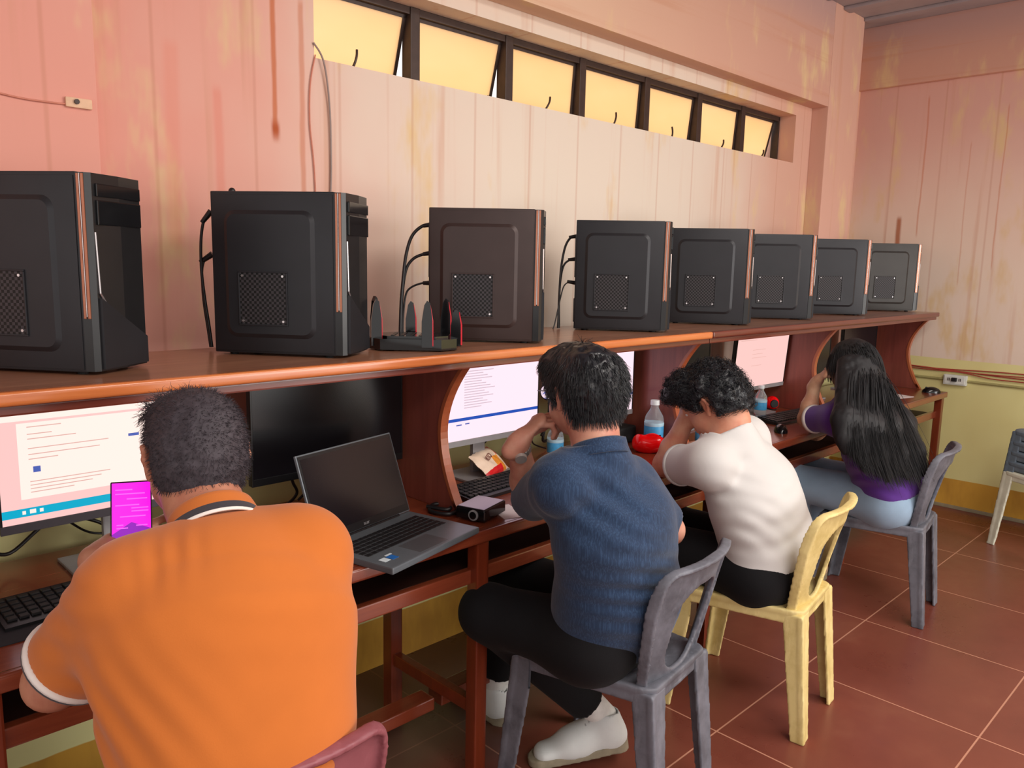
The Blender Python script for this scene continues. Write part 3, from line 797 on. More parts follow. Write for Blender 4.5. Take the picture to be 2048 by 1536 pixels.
# ================================================================== LAPTOP
M_lap = plain('dark_grey_laptop', (104, 110, 116), 0.34, 0.25, 0.05)
M_key = plain('black_keys', (28, 28, 30), 0.4)
t_ = thing('laptop', 'open dark grey laptop with black screen overhanging the desk edge', 'laptop', (1.058, 1.452, DZ + 0.0015), R(13.5))
LW, LD = 0.362, 0.248
BM().box((0, 0, 0), (LW, LD, 0.017), 0.004).out('base', M_lap, t_)
k = BM()
for r_ in range(6):
    n = 15 if r_ else 17
    for c in range(n):
        x0 = 0.022 + c * (LW - 0.044) / n; w_ = (LW - 0.044) / n - 0.003
        if r_ == 5 and 4 <= c <= 8:
            if c > 4: continue
            w_ = 5 * (LW - 0.044) / n - 0.003
        z1 = LD - 0.045 - r_ * 0.0185
        k.box((x0, z1 - 0.0155, 0.0165), (x0 + w_, z1, 0.0185), 0.0008, None, 1)
k.out('keyboard', M_key, t_)
BM().box((0.12, 0.012, 0.0165), (0.235, 0.085, 0.0174), 0.0003).out('touchpad', plain('grey_touchpad', (92, 94, 98), 0.3, 0.3, 0.04), t_)
s = BM(); s.mat = 0; s.box((0.020, 0.040, 0.0168), (0.040, 0.062, 0.0176)); s.mat = 1; s.box((0.044, 0.036, 0.0168), (0.066, 0.060, 0.0176)); s.mat = 0; s.box((0.050, 0.064, 0.0168), (0.072, 0.070, 0.0176))
s.out('sticker', [plain('white_sticker', (214, 226, 232), 0.3), plain('blue_sticker', (40, 104, 180), 0.3)], t_)
ML = Matrix.Translation((0, LD - 0.006, 0.017)) @ Matrix.Rotation(R(-19), 4, 'X')
lid = BM().box((0, 0, 0.002), (LW, 0.008, 0.236), 0.003, ML).out('lid', M_lap, t_)
BM().box((0.004, -0.0012, 0.006), (LW - 0.004, 0.0005, 0.232), 0, ML).out('bezel', M_bezel, lid)
BM().box((0.010, -0.0018, 0.026), (LW - 0.010, -0.0010, 0.224), 0, ML).out('screen', M_scr_off, lid)
me = text_mesh('acer', 0.013, 0.0002); me.transform(ML @ Matrix.Translation((LW / 2, -0.0020, 0.0155)) @ Matrix.Rotation(R(90), 4, 'X'))
link('logo', me, M_silver, lid)
h = BM(); h.cyl((0.05, LD - 0.004, 0.016), (LW - 0.05, LD - 0.004, 0.016), 0.006, None, 12); h.out('hinge', M_bezel, t_, 40)

# ================================================================== DESKTOP THINGS
def keyboard(label, x, y, rz, w=0.43, d=0.135):
    t = thing('keyboard', label, 'keyboard', (x, y, DZ + 0.0005), R(rz), 'keyboards on the desks')
    b = BM(); b.prism([(-w / 2, -d / 2, 0), (-w / 2, d / 2, 0), (-w / 2, d / 2, 0.022), (-w / 2, -d / 2, 0.010)], (w, 0, 0)); b.out('base', M_bezel, t)
    k = BM()
    for r_ in range(5):
        for c in range(19):
            x0 = -w / 2 + 0.010 + c * (w - 0.02) / 19
            y0 = -d / 2 + 0.022 + r_ * 0.0212; zz = 0.010 + 0.012 * (y0 + d / 2) / d
            k.box((x0, y0, zz), (x0 + (w - 0.02) / 19 - 0.004, y0 + 0.017, zz + 0.006), 0.0012, None, 1)
    k.out('keys', M_key, t)
    return t
keyboard('black keyboard on the desk beside the forearm with the wristwatch', 1.785, 1.83, 4)
keyboard('black keyboard at the lower left, partly hidden by the orange shirt', 0.54, 1.79, 2)
keyboard('black keyboard left of the long-haired woman by her elbow', 3.70, 1.765, -4)
def mouse(label, x, y, rz, z=DZ):
    t = thing('computer_mouse', label, 'mouse', (x, y, z), R(rz), 'computer mice')
    b = BM().sph((0, 0, 0), 1.0, 20, 12, (0.031, 0.055, 0.036))
    bmesh.ops.bisect_plane(b.bm, geom=b.bm.verts[:] + b.bm.edges[:] + b.bm.faces[:], plane_co=(0, 0, 0.0), plane_no=(0, 0, -1), clear_outer=True)
    bmesh.ops.holes_fill(b.bm, edges=b.bm.edges[:]); b.out('shell', M_gloss, t, 60)
    BM().cyl((-0.003, 0.03, 0.027), (0.003, 0.03, 0.027), 0.008, None, 14).out('wheel', M_rubber, t)
    return t
mouse('black mouse on the right end of the desk by the wall', 5.21, 1.60, 35)
mouse('black mouse under the hand of the curly-haired man', 2.62, 1.645, 20)
mouse('black mouse in front of the keyboard by the long-haired woman', 3.36, 1.645, -60)
tag(BM().box((0.30 - 0.11, 1.66, DZ + 0.0005), (0.30 + 0.10, 1.86, DZ + 0.004), 0.001).out('mouse_pad', plain('black_cloth_pad', (34, 32, 38), 0.8)), 'dark mouse pad at the left picture edge on the desk', 'mouse pad')
# bottles
t = NT('clear_bottle_plastic'); t.color((0.92, 0.96, 1.0, 1)); t.b.inputs['Transmission Weight'].default_value = 0.85; t.b.inputs['IOR'].default_value = 1.2; M_clear = t.set(0.08)
M_label = plain('blue_bottle_label', (70, 160, 214), 0.4, 0, 0.12, 60); M_label2 = plain('pale_blue_label_band', (176, 214, 232), 0.4)
M_cap = plain('white_cap', (214, 220, 224), 0.35)
def bottle(label, x, y, s=1.0):
    t = thing('water_bottle', label, 'bottle', (x, y, DZ), 0, 'small water bottles on the desks')
    prof = [(0.0, 0.002), (0.024, 0.0), (0.031, 0.006), (0.031, 0.03), (0.0285, 0.05), (0.031, 0.06), (0.031, 0.094), (0.028, 0.106), (0.016, 0.126), (0.013, 0.132), (0.013, 0.142), (0.0, 0.143)]
    BM().lathe([(r * s, z * s) for r, z in prof]).out('body', M_clear, t, 50)
    b = BM(); b.lathe([(0.0314 * s, 0.036 * s), (0.0318 * s, 0.038 * s), (0.0318 * s, 0.072 * s), (0.0314 * s, 0.074 * s)]); lb = b.out('label', M_label, t, 50)
    BM().lathe([(0.0319 * s, 0.074 * s), (0.0321 * s, 0.075 * s), (0.0321 * s, 0.084 * s), (0.0319 * s, 0.085 * s)]).out('label_band', M_label2, lb, 50)
    BM().lathe([(0.0, 0.158 * s), (0.0142 * s, 0.157 * s), (0.0148 * s, 0.142 * s), (0.0, 0.141 * s)]).out('cap', M_cap, t, 40)
    return t
bt = bottle('small water bottle standing on the desk between the curly-haired man and the woman', 3.63, 1.895)
for x, y, lb in ((2.17, 1.95, 'water bottle behind the chin of the man in navy'), (2.775, 1.69, 'water bottle beside the chin of the curly-haired man')):
    dup(bt, (x, y, DZ), 0.4, lb)
bottle('taller water bottle behind the bright red pouch by the divider', 2.645, 1.84, 1.25)
# projector, papers, snack bag, red things, cables
t_ = thing('projector', 'small black pocket projector beside the laptop on the desk', 'projector', (1.515, 1.645, DZ), R(17))
BM().box((-0.062, -0.048, 0.006), (0.062, 0.048, 0.040), 0.006, None, 3).out('body', M_gloss, t_, 40)
BM().box((-0.058, -0.044, 0.0395), (0.058, 0.044, 0.0418), 0.001).out('top_plate', plain('glossy_grey_top', (120, 108, 118), 0.12, 0.5, 0.04), t_)
b = BM(); b.cyl((-0.066, -0.012, 0.022), (-0.058, -0.012, 0.022), 0.0155, None, 20); ln = b.out('lens_ring', M_silver, t_, 40)
BM().cyl((-0.0675, -0.012, 0.022), (-0.062, -0.012, 0.022), 0.011, None, 20).out('lens', M_gloss, ln, 40)
for sy in (-0.03, 0.03): BM().cyl((0.03, sy, 0), (0.03, sy, 0.007), 0.008, None, 10).out('foot', M_rubber, t_)
BM().cyl((-0.04, 0, 0), (-0.04, 0, 0.007), 0.008, None, 10).out('foot', M_rubber, t_)
M_paper = plain('white_paper', (232, 222, 222), 0.7, 0, 0.03)
tag(BM().box((-0.035, -0.062, 0), (0.035, 0.062, 0.0012), 0, Matrix.Translation((1.60, 1.625, DZ + 0.0003)) @ Matrix.Rotation(R(-20), 4, 'Z')).out('paper_slip', M_paper), 'small white paper slip between projector and elbow', 'paper')
tag(BM().box((-0.10, -0.07, 0), (0.10, 0.07, 0.0015), 0, Matrix.Translation((4.86, 1.70, DZ + 0.0003)) @ Matrix.Rotation(R(-14), 4, 'Z')).out('paper_sheet', M_paper), 'white paper sheet behind the hair of the woman at the desk end', 'paper')
t_ = thing('snack_bag', 'red, cream and orange snack bag lying behind the keyboard', 'snack bag', (1.855, 1.955, DZ + 0.002), R(26))
gw, gh, nx, ny = 0.088, 0.056, 18, 12
V = []; F = []; mi = []
for sgn in (1, -1):
    for i in range(nx + 1):
        for jx in range(ny + 1):
            a, c = i / nx * 2 - 1, jx / ny * 2 - 1
            puff = 0.020 * max(0, (1 - abs(a) ** 2.6)) ** 0.7 * max(0, (1 - abs(c) ** 3)) ** 0.6
            wr = 0.003 * math.sin(9 * a + 3 * c) * (1 - abs(c))
            V.append((a * gw, c * gh * (1 + 0.03 * math.sin(20 * a)), sgn * (puff + wr * (puff > 0.004)) + 0.0015 * math.sin(30 * c) * (abs(a) > 0.93)))
    off_ = 0 if sgn == 1 else (nx + 1) * (ny + 1)
    for i in range(nx):
        for jx in range(ny):
            q = [off_ + i * (ny + 1) + jx, off_ + (i + 1) * (ny + 1) + jx, off_ + (i + 1) * (ny + 1) + jx + 1, off_ + i * (ny + 1) + jx + 1]
            F.append(q if sgn == 1 else q[::-1])
            a, c = (i + 0.5) / nx * 2 - 1, (jx + 0.5) / ny * 2 - 1
            mi.append(1 if (c < -0.45 and a < 0.3) or (a > 0.62 and c > 0.1) else (2 if (0.0 < a < 0.72 and c < 0.25) else 0))
bag = from_np('pouch', np.array(V), [np.array(F)], [plain('cream_foil', (240, 214, 190), 0.3), plain('red_foil', (214, 30, 34), 0.3), plain('orange_snack_print', (232, 146, 50), 0.35, 0, 0.25, 40)], t_, True, mi)
bag.matrix_local = Matrix.Translation((0, 0.015, 0.040)) @ Matrix.Rotation(R(40), 4, 'X')
me = text_mesh('KSO', 0.028, 0.0004); tm = link('lettering', me, plain('dark_red_print', (110, 30, 34), 0.4), bag)
tm.matrix_local = Matrix.Translation((-0.02, 0.012, 0.0235)) @ Matrix.Rotation(R(10), 4, 'Z')
M_redgloss = plain('bright_red_glossy', (236, 8, 14), 0.15, 0, 0.05)
b = BM().sph((0, 0, 0), 1, 32, 20, (0.068, 0.038, 0.040))
for v in b.bm.verts: v.co.x = 0.068 * math.copysign(abs(v.co.x / 0.068) ** 0.55, v.co.x); v.co.z = max(v.co.z + 0.004 * math.sin(v.co.x * 90 + v.co.y * 50), -0.034)
pr = thing('pouch', 'bright red glossy pouch beside the taller water bottle by the divider', 'pouch', (2.560, 1.80, DZ + 0.034), R(-48))
b.out('pouch_body', M_redgloss, pr, 60); BM().box((-0.045, -0.003, 0.028), (0.045, 0.003, 0.038), 0.002).out('zip', M_bezel, pr)
tag(BM().box((-0.075, -0.045, 0), (0.085, 0.045, 0.07), 0.014, Matrix.Translation((2.595, 1.992, DZ)) @ Matrix.Rotation(R(4), 4, 'Z'), 3).out('case', M_rubber, None, 50), 'black soft case beside the bright red pouch', 'case')
sp = thing('speaker', 'small round red desk speaker under the plain pink monitor', 'speaker', (3.86, 1.95, DZ), R(-40))
BM().sph((0, 0, 0.036), 0.036, 20, 14).out('shell', M_redgloss, sp, 60); BM().cyl((0, -0.030, 0.036), (0, -0.037, 0.036), 0.022, 0.02, 20).out('grille', M_rubber, sp, 40)
BM().cyl((0, 0, 0), (0, 0, 0.006), 0.024, None, 20).out('base', M_rubber, sp, 40)
def desk_cable(pts, r, label): wire('cable', pts, r, M_black_cable, label, 'cable', 7)
for p, r, lb in (
    ([(0.36, 2.02, 0.90), (0.37, 2.06, 0.84), (0.42, 2.09, 0.80), (0.52, 2.10, 0.86), (0.62, 2.10, 0.83), (0.66, 2.11, 0.772)], 0.0045, 'black cable arching below the monitor with the teal bar'),
    ([(0.60, 2.01, 0.92), (0.62, 2.06, 0.84), (0.66, 2.09, 0.80), (0.72, 2.10, 0.775)], 0.004, 'straight black cable dropping left of the silver monitor neck, nearest the orange shirt'),
    ([(0.50, 2.01, 0.92), (0.55, 2.07, 0.85), (0.62, 2.10, 0.80), (0.74, 2.10, 0.80)], 0.003, 'thin black cable crossing below the monitor with the teal bar'),
    ([(1.10, 2.0, 0.92), (1.14, 2.06, 0.85), (1.17, 2.09, 0.80), (1.12, 2.08, 0.772), (1.02, 2.05, 0.770)], 0.0045, 'black cable curling below the switched-off monitor behind the laptop'),
    ([(1.22, 2.0, 0.92), (1.22, 2.06, 0.84), (1.18, 2.10, 0.775)], 0.004, 'short black cable dropping beside the open laptop lid'),
    ([(1.72, 2.01, 0.92), (1.70, 2.06, 0.85), (1.64, 2.08, 0.80), (1.58, 2.05, 0.771), (1.54, 2.0, 0.771)], 0.005, 'black cable curving left under the pale monitor by the divider'),
    ([(1.95, 2.01, 0.92), (1.93, 2.07, 0.86), (1.88, 2.10, 0.80), (1.90, 2.08, 0.772), (1.98, 2.05, 0.771)], 0.006, 'thick black cable under the pale monitor beside the snack bag'),
    ([(2.13, 2.0, 0.88), (2.16, 2.06, 0.84), (2.20, 2.09, 0.80), (2.27, 2.09, 0.772)], 0.003, 'thin cable between the two pale monitors'),
    ([(2.20, 2.05, 0.84), (2.24, 2.06, 0.88), (2.28, 2.07, 0.86), (2.26, 2.06, 0.82), (2.21, 2.05, 0.82), (2.23, 2.06, 0.87)], 0.006, 'coiled black cable hanging behind the chin of the man in navy'),
    ([(3.33, 2.13, 1.16), (3.345, 2.15, 1.08), (3.33, 2.15, 0.98), (3.36, 2.14, 0.86), (3.40, 2.12, 0.77)], 0.006, 'left black cable hanging in the gap above the curly hair'),
    ([(3.36, 2.13, 1.16), (3.34, 2.155, 1.06), (3.37, 2.15, 0.96), (3.36, 2.15, 0.86), (3.37, 2.12, 0.77)], 0.005, 'right black cable hanging in the gap above the curly hair'),
    ([(1.50, 1.72, 0.772), (1.44, 1.70, 0.774), (1.42, 1.76, 0.772), (1.46, 1.80, 0.774), (1.50, 1.765, 0.778), (1.455, 1.725, 0.778), (1.43, 1.79, 0.778)], 0.006, 'coiled black charger cable between laptop and projector')):
    desk_cable(p, r, lb)
wire('cable', [(0.95, 1.98, 0.30), (1.08, 1.90, 0.25), (1.16, 1.86, 0.12), (1.14, 1.82, 0.03), (1.02, 1.78, 0.012)], 0.0035, plain('brown_cable', (120, 92, 70), 0.6), 'thin brown cable looping to the floor under the desk', 'cable')
# ================================================================== MOULDED PLASTIC CHAIRS
def sminA(a, b, k):
    h = np.maximum(k - np.abs(a - b), 0) / k
    return np.minimum(a, b) - h * h * k * 0.25
def rbox2(x, y, hx, hy, r):
    qx = np.abs(x) - hx + r; qy = np.abs(y) - hy + r
    return np.sqrt(np.maximum(qx, 0) ** 2 + np.maximum(qy, 0) ** 2) + np.minimum(np.maximum(qx, qy), 0) - r
def f_seat(P):
    x, y, z = P[..., 0], P[..., 1], P[..., 2]
    s = 1.0 - 0.24 * np.clip((0.21 - y) / 0.41, 0, 1)          # narrower towards the back
    d2 = rbox2(x / s, y, 0.212, 0.205, 0.035) * 0.95
    zt = 0.425 - 0.012 * np.clip(1 - (x / 0.17) ** 2, 0, 1) * np.clip(1 - ((y + 0.02) / 0.19) ** 2, 0, 1) - 0.012 * np.clip((y - 0.15) / 0.06, 0, 1) ** 2 + 0.012 * np.clip((-y - 0.05) / 0.15, 0, 1) * 0
    plate = np.maximum(d2, np.abs(z - zt) - 0.006)
    sk = np.maximum(np.abs(d2 + 0.006) - 0.006, np.abs(z - (zt - 0.019)) - 0.022)
    return sminA(plate, sk, 0.012)
def back_y(x, z): return -0.188 - 0.085 * np.clip(z - 0.42, 0, 1) / 0.33 + 0.045 * (x / 0.19) ** 2 - 0.0
def f_back(P):
    x, y, z = P[..., 0], P[..., 1], P[..., 2]
    w = 0.150 + 0.045 * np.clip((z - 0.42) / 0.22, 0, 1) ** 0.8 - 0.01 * np.clip((z - 0.70) / 0.06, 0, 1)
    out = rbox2(x * (0.19 / w), z - 0.575, 0.19, 0.183 + 0.006 * np.cos(x * 8), 0.036)
    out = np.minimum(out, 1)
    hw = 0.094 + 0.012 * np.clip((z - 0.45) / 0.2, 0, 1)
    hole = rbox2(x * (0.09 / hw), z - 0.566, 0.09, 0.126, 0.075)
    d2 = np.maximum(out, -hole)
    yb = back_y(x, z)
    shell = np.maximum(d2, np.abs(y - yb) - 0.0055)
    rim = np.maximum(np.abs(d2 + 0.006) - 0.006, np.abs(y - (yb - 0.006)) - 0.013)
    rim = np.maximum(rim, np.where(hole < 0.03, 0.004, -1))     # rim only along the outer edge
    return sminA(shell, rim, 0.010)
def f_leg(sx, front):
    def f(P):
        x, y, z = P[..., 0] * sx, P[..., 1], P[..., 2]
        t = np.clip(z / 0.42, 0, 1)
        if front: cx = 0.204 - 0.026 * t; cy = 0.220 - 0.052 * t; wx = 0.020 + 0.010 * t; wy = 0.024 + 0.012 * t
        else: cx = 0.148 - 0.020 * t; cy = -0.222 + 0.047 * t; wx = 0.026 + 0.012 * t; wy = 0.022 + 0.010 * t
        dx, dy = x - cx, (y - cy) * (1 if front else -1)
        a = np.maximum(np.abs(dx - wx * 0 + 0.0) - wx, np.abs(dy - wy + 0.005) - 0.0055)       # outward plate across
        b_ = np.maximum(np.abs(dx - wx + 0.005) - 0.0055, np.abs(dy) - wy)                     # outward plate along
        d = sminA(a, b_, 0.012)
        return np.maximum(d * 0.95, np.maximum(z - 0.42, -z))
    return f
chair_V = {}
H_ = 0.0046
chair_V['seat'] = func_mesh(f_seat, (-0.23, -0.225, 0.355), (0.23, 0.225, 0.445), H_)
chair_V['backrest'] = func_mesh(f_back, (-0.215, -0.315, 0.375), (0.215, -0.10, 0.775), H_)
for nm, sx, fr in (('fl', -1, True), ('fr', 1, True), ('rl', -1, False), ('rr', 1, False)):
    cx, cy = (0.2 * sx, 0.215) if fr else (0.145 * sx, -0.21)
    chair_V[nm] = func_mesh(f_leg(sx, fr), (cx - 0.07, cy - 0.07, -0.012), (cx + 0.07, cy + 0.07, 0.430), H_)
def plastic(name, rgb, dirt):
    t = NT(name); n = t.noise(9.0, None, 5.0, 0.65); s = t.noise(26.0, t.mapped((1, 1, 0.3)), 4.0, 0.7)
    c = t.ramp(n, [(0.35, lin(dirt)), (0.6, lin(rgb))])
    c = t.mix(t.math('MULTIPLY', t.step(s, 0.52, 0.72), 0.4), c, lin(tuple(min(255, q + 26) for q in rgb)))
    t.color(c); t.bump(s, 0.08, 0.002)
    return t.set(0.48, 0, 0.4)
M_grey_ch = plastic('worn_grey_plastic', (112, 114, 124), (84, 86, 94))
M_cream_ch = plastic('worn_cream_plastic', (226, 206, 142), (204, 182, 116))
M_maroon_ch = plastic('maroon_plastic', (146, 84, 92), (128, 70, 78))
M_slate_ch = plastic('slate_grey_plastic', (108, 124, 138), (92, 106, 120))
M_white_ch = plastic('white_plastic_chair', (222, 224, 206), (204, 204, 184))
def make_chair(label, m, group=None):
    t = thing('plastic_chair', label, 'chair', (0, 0, 0), 0, group)
    for nm in ('seat', 'backrest', 'fl', 'fr', 'rl', 'rr'):
        V, F = chair_V[nm]
        from_np(nm if len(nm) > 2 else 'leg', V, F, m, t)
    return t
c = make_chair('worn grey plastic chair under the man in navy', M_grey_ch); c.location = (1.712, 1.290, 0); c.rotation_euler = (0, 0, R(8)); ch_grey = c
dup(ch_grey, (3.61, 1.275, 0), R(8.6), 'worn grey plastic chair under the long-haired woman')
c = make_chair('cream plastic chair under the man in the white shirt', M_cream_ch); c.location = (2.440, 1.245, 0); c.rotation_euler = (0, 0, R(8.8))
c = make_chair('maroon plastic chair under the man in orange', M_maroon_ch); c.location = (0.560, 1.255, 0); c.rotation_euler = (0, 0, R(-9))
BM().prism([(-0.165, -0.2865, 0.715), (-0.075, -0.2935, 0.712), (-0.068, -0.2965, 0.742), (-0.160, -0.292, 0.742)], (0, -0.0015, 0)).out('sticker', plain('pale_label', (200, 190, 184), 0.5), c)['label'] = 'pale rectangular sticker'
# stack by the right wall: four slate chairs over a white one, facing the room's far side
SX, SY, SR = 5.01, 0.825, R(60)
st = make_chair('white plastic chair at the bottom of the stack by the right wall', M_white_ch, 'stacked chairs by the right wall')
st.location = (SX, SY, 0); st.rotation_euler = (0, 0, SR)
s1 = make_chair('slate grey plastic chair stacked directly on the white one', M_slate_ch, 'stacked chairs by the right wall')
for k in range(4):
    dxy = 0.008 * (k + 1)
    p = (SX - dxy * -math.sin(SR), SY - dxy * math.cos(SR), 0.056 * (k + 1))
    if k == 0: s1.location = p; s1.rotation_euler = (0, 0, SR)
    else: dup(s1, p, SR, ['', 'second slate grey chair from the bottom in the stack by the right wall', 'second slate grey chair from the top in the stack by the right wall', 'topmost slate grey chair in the stack by the right wall'][k])
# ================================================================== PEOPLE
M_skin = {}
def skin(name, rgb, red):
    t = NT(name); n = t.noise(14.0, None, 4.0, 0.6)
    t.color(t.ramp(n, [(0.35, lin(red)), (0.62, lin(rgb))])); t.bump(t.noise(160.0), 0.06, 0.001)
    return t.set(0.48, 0, 0.4, None, 0.12)
def rotm(yaw, pitch, roll):
    """rows: local right, forward (face), up. yaw clockwise from +Y seen from above; pitch > 0 looks down; roll > 0 tips to the right"""
    f = A_(math.sin(yaw) * math.cos(pitch), math.cos(yaw) * math.cos(pitch), -math.sin(pitch))
    r = A_(math.cos(yaw), -math.sin(yaw), 0.0); u = np.cross(r, f)
    c, s = math.cos(roll), math.sin(roll)
    return np.array([c * r - s * u, f, s * r + c * u])
def head_prims(c, M, s=1.0):
    def w(x, y, z): return c + s * (x * M[0] + y * M[1] + z * M[2])
    P = [ell(w(0, -0.016, 0.030), M, A_(0.073, 0.092, 0.083) * s, 0.02),
         ell(w(0, 0.030, -0.026), M, A_(0.060, 0.064, 0.080) * s, 0.03),
         ell(w(0, 0.050, -0.080), M, A_(0.038, 0.040, 0.030) * s, 0.025),
         ell(w(0.040, 0.040, -0.040), M, A_(0.026, 0.034, 0.034) * s, 0.02), ell(w(-0.040, 0.040, -0.040), M, A_(0.026, 0.034, 0.034) * s, 0.02),
         cap(w(0, 0.086, 0.010), w(0, 0.108, -0.026), 0.009 * s, 0.013 * s, 0.012),
         ell(w(0.011, 0.097, -0.031), M, A_(0.009, 0.010, 0.008) * s, 0.008), ell(w(-0.011, 0.097, -0.031), M, A_(0.009, 0.010, 0.008) * s, 0.008),
         cap(w(-0.036, 0.078, 0.024), w(0.036, 0.078, 0.024), 0.012 * s, 0.012 * s, 0.015),
         ell(w(0, 0.092, -0.052), M, A_(0.022, 0.010, 0.0055) * s, 0.006), ell(w(0, 0.090, -0.062), M, A_(0.019, 0.010, 0.0065) * s, 0.006),
         cap(w(0, -0.030, -0.045), w(0, -0.034, -0.080), 0.052 * s, 0.053 * s, 0.03)]
    for sx in (-1, 1):   # ears
        P += [cap(w(sx * 0.076, -0.004, 0.020), w(sx * 0.086, -0.020, 0.022), 0.0055 * s, 0.005 * s, 0.006), cap(w(sx * 0.086, -0.020, 0.022), w(sx * 0.086, -0.026, 0.0), 0.005 * s, 0.005 * s, 0.006),
              cap(w(sx * 0.086, -0.026, 0.0), w(sx * 0.076, -0.008, -0.030), 0.005 * s, 0.006 * s, 0.006), ell(w(sx * 0.077, -0.012, -0.002), M, A_(0.005, 0.013, 0.024) * s, 0.006)]
    return P
def hand_prims(wr, f, n, side, curl=(30, 40, 30), thumb=(0.55, 0.7, 0.35), s=1.0, spread=0.06):
    """wr wrist, f to the knuckles, n palm side, side=+1 thumb along cross(n, f)"""
    f = unit(f); n = unit(np.asarray(n, float) - f * np.dot(n, f)); t = side * np.cross(n, f)
    P = [tub(wr + f * 0.004, wr + f * 0.078 * s, t, n, (0.025 * s, 0.016 * s), (0.038 * s, 0.0125 * s), 0.012), cap(wr - f * 0.03, wr + f * 0.02, 0.0235 * s, 0.022 * s, 0.02)]
    cs = curl if isinstance(curl[0], (tuple, list)) else [curl] * 4
    for k, (off, L) in enumerate(((0.029, 1.0), (0.010, 1.08), (-0.010, 1.0), (-0.028, 0.8))):
        p = wr + f * (0.080 - 0.004 * abs(k - 1)) * s + t * off * s; a = 0.0
        ls = (0.041 * L, 0.026 * L, 0.021 * L); rs = (0.0092, 0.0085, 0.0078, 0.0068)
        sp = unit(f + t * off * spread * 20)
        for q in range(3):
            a += R(cs[k][q]); d = sp * math.cos(a) + n * math.sin(a)
            p2 = p + d * ls[q] * s
            P.append(cap(p, p2, rs[q] * s * (0.9 if k == 3 else 1), rs[q + 1] * s * (0.9 if k == 3 else 1), 0.004)); p = p2
    b = wr + f * 0.018 * s + t * 0.022 * s; d = unit(f * thumb[0] + t * thumb[1] + n * thumb[2]); m = b + d * 0.042 * s
    d2 = unit(d + f * 0.5 - t * 0.25); e = m + d2 * 0.030 * s; g = e + unit(d2 + f * 0.3) * 0.024 * s
    P += [cap(b, m, 0.0145 * s, 0.0105 * s, 0.012), cap(m, e, 0.0102 * s, 0.0092 * s, 0.004), cap(e, g, 0.0092 * s, 0.0072 * s, 0.004)]
    return P
def lerp(a, b, t): return a + (b - a) * t
class Person:
    """builds one continuous body from joints; clothes are children made from the same limbs"""
    def __init__(self, name_label, sk, J, girth=1.0, sm=0.0068):
        self.J = J; self.root = thing('person', name_label, 'person', (J['pelvis'][0], J['pelvis'][1], 0)); self.sk = sk
        self.o = A_(J['pelvis'][0], J['pelvis'][1], 0)
        g = girth; right = unit(J['shR'] - J['shL']); self.right = right
        up = unit(J['neck'] - J['pelvis']); fwd = unit(np.cross(up, right)); self.fwd = fwd; self.up = up
        hr = unit(J['hipR'] - J['hipL']); chest = J['chest']; waist = J['waist']; pel = J['pelvis']
        ct = lerp(J['shL'], J['shR'], 0.5)
        self.torso = [tub(pel, waist, hr, fwd, (0.165 * g, 0.112 * g), (0.150 * g, 0.105 * g), 0.06), tub(waist, chest, right, fwd, (0.150 * g, 0.105 * g), (0.172 * g, 0.112 * g), 0.06),
                      tub(chest, ct - up * 0.03, right, fwd, (0.172 * g, 0.112 * g), (0.150 * g, 0.082 * g), 0.06),
                      cap(ct + (J['shL'] - ct) * 0.9, ct + (J['shR'] - ct) * 0.9, 0.050 * g, 0.050 * g, 0.04),
                      cap(J['shL'], lerp(J['neck'], J['shL'], 0.3) - up * 0.012, 0.042 * g, 0.036, 0.035), cap(J['shR'], lerp(J['neck'], J['shR'], 0.3) - up * 0.012, 0.042 * g, 0.036, 0.035)]
        ar = J.get('arm_r', 1.0)
        self.uarm = {s: [cap(J['sh' + s], J['el' + s], 0.053 * ar * g, 0.041 * ar, 0.04)] for s in 'LR'}
        self.farm = {s: [cap(J['el' + s], lerp(J['el' + s], J['wr' + s], 0.35), 0.039 * ar, 0.041 * ar, 0.025), cap(lerp(J['el' + s], J['wr' + s], 0.35), J['wr' + s], 0.041 * ar, 0.0255 * ar, 0.02)] for s in 'LR'}
        lr = J.get('leg_r', 1.0)
        self.legs = []
        for s in 'LR':
            self.legs += [cap(J['hip' + s], J['kn' + s], 0.086 * lr, 0.060 * lr, 0.05), cap(J['kn' + s], lerp(J['kn' + s], J['an' + s], 0.35), 0.056 * lr, 0.055 * lr, 0.03), cap(lerp(J['kn' + s], J['an' + s], 0.35), J['an' + s], 0.055 * lr, 0.037 * lr, 0.03),
                          cap(J['an' + s], J['toe' + s], 0.026, 0.018, 0.02)]
        self.seat = [ell(lerp(pel, J['hip' + s], 1.0) - fwd * 0.02, np.eye(3), A_(0.105, 0.115, 0.095) * lr, 0.06) for s in 'LR']
        self.head = head_prims(J['head'], J['hM'], J.get('hs', 1.0)) + [cap(J['neck'], J['head'] - J['hM'][2] * 0.055 - J['hM'][1] * 0.03, 0.060, 0.053, 0.04)]
        self.hands = J.get('hands', [])
    def put(self, name, V, F, m, parent=None):
        return from_np(name, V - self.o, F, m, parent or self.root)
    def body(self, h=0.0085):
        allp = self.torso + self.seat + self.uarm['L'] + self.uarm['R'] + self.farm['L'] + self.farm['R'] + self.legs + self.head
        hb = []
        for hp in self.hands:
            b = [prim_box(p, 0.012) for p in hp]; hb.append((np.min([q[0] for q in b], 0), np.max([q[1] for q in b], 0)))
            allp = allp + hp
        c = self.J['head']; hb.append((c - 0.155, c + 0.155))
        V, F = sdf_mesh(allp, h)
        cen = V[F].mean(1); keep = np.ones(len(F), bool)
        for lo, hi in hb: keep &= ~((cen > lo + 0.010) & (cen < hi - 0.010)).all(1)
        parts = [(V, F[keep])]
        for k, (lo, hi) in enumerate(hb): parts.append(sdf_mesh(allp, 0.0036 if k == len(hb) - 1 else 0.0026, lo=lo, hi=hi))
        V, F = joinVF(parts)
        return self.put('body', V, F, self.sk)
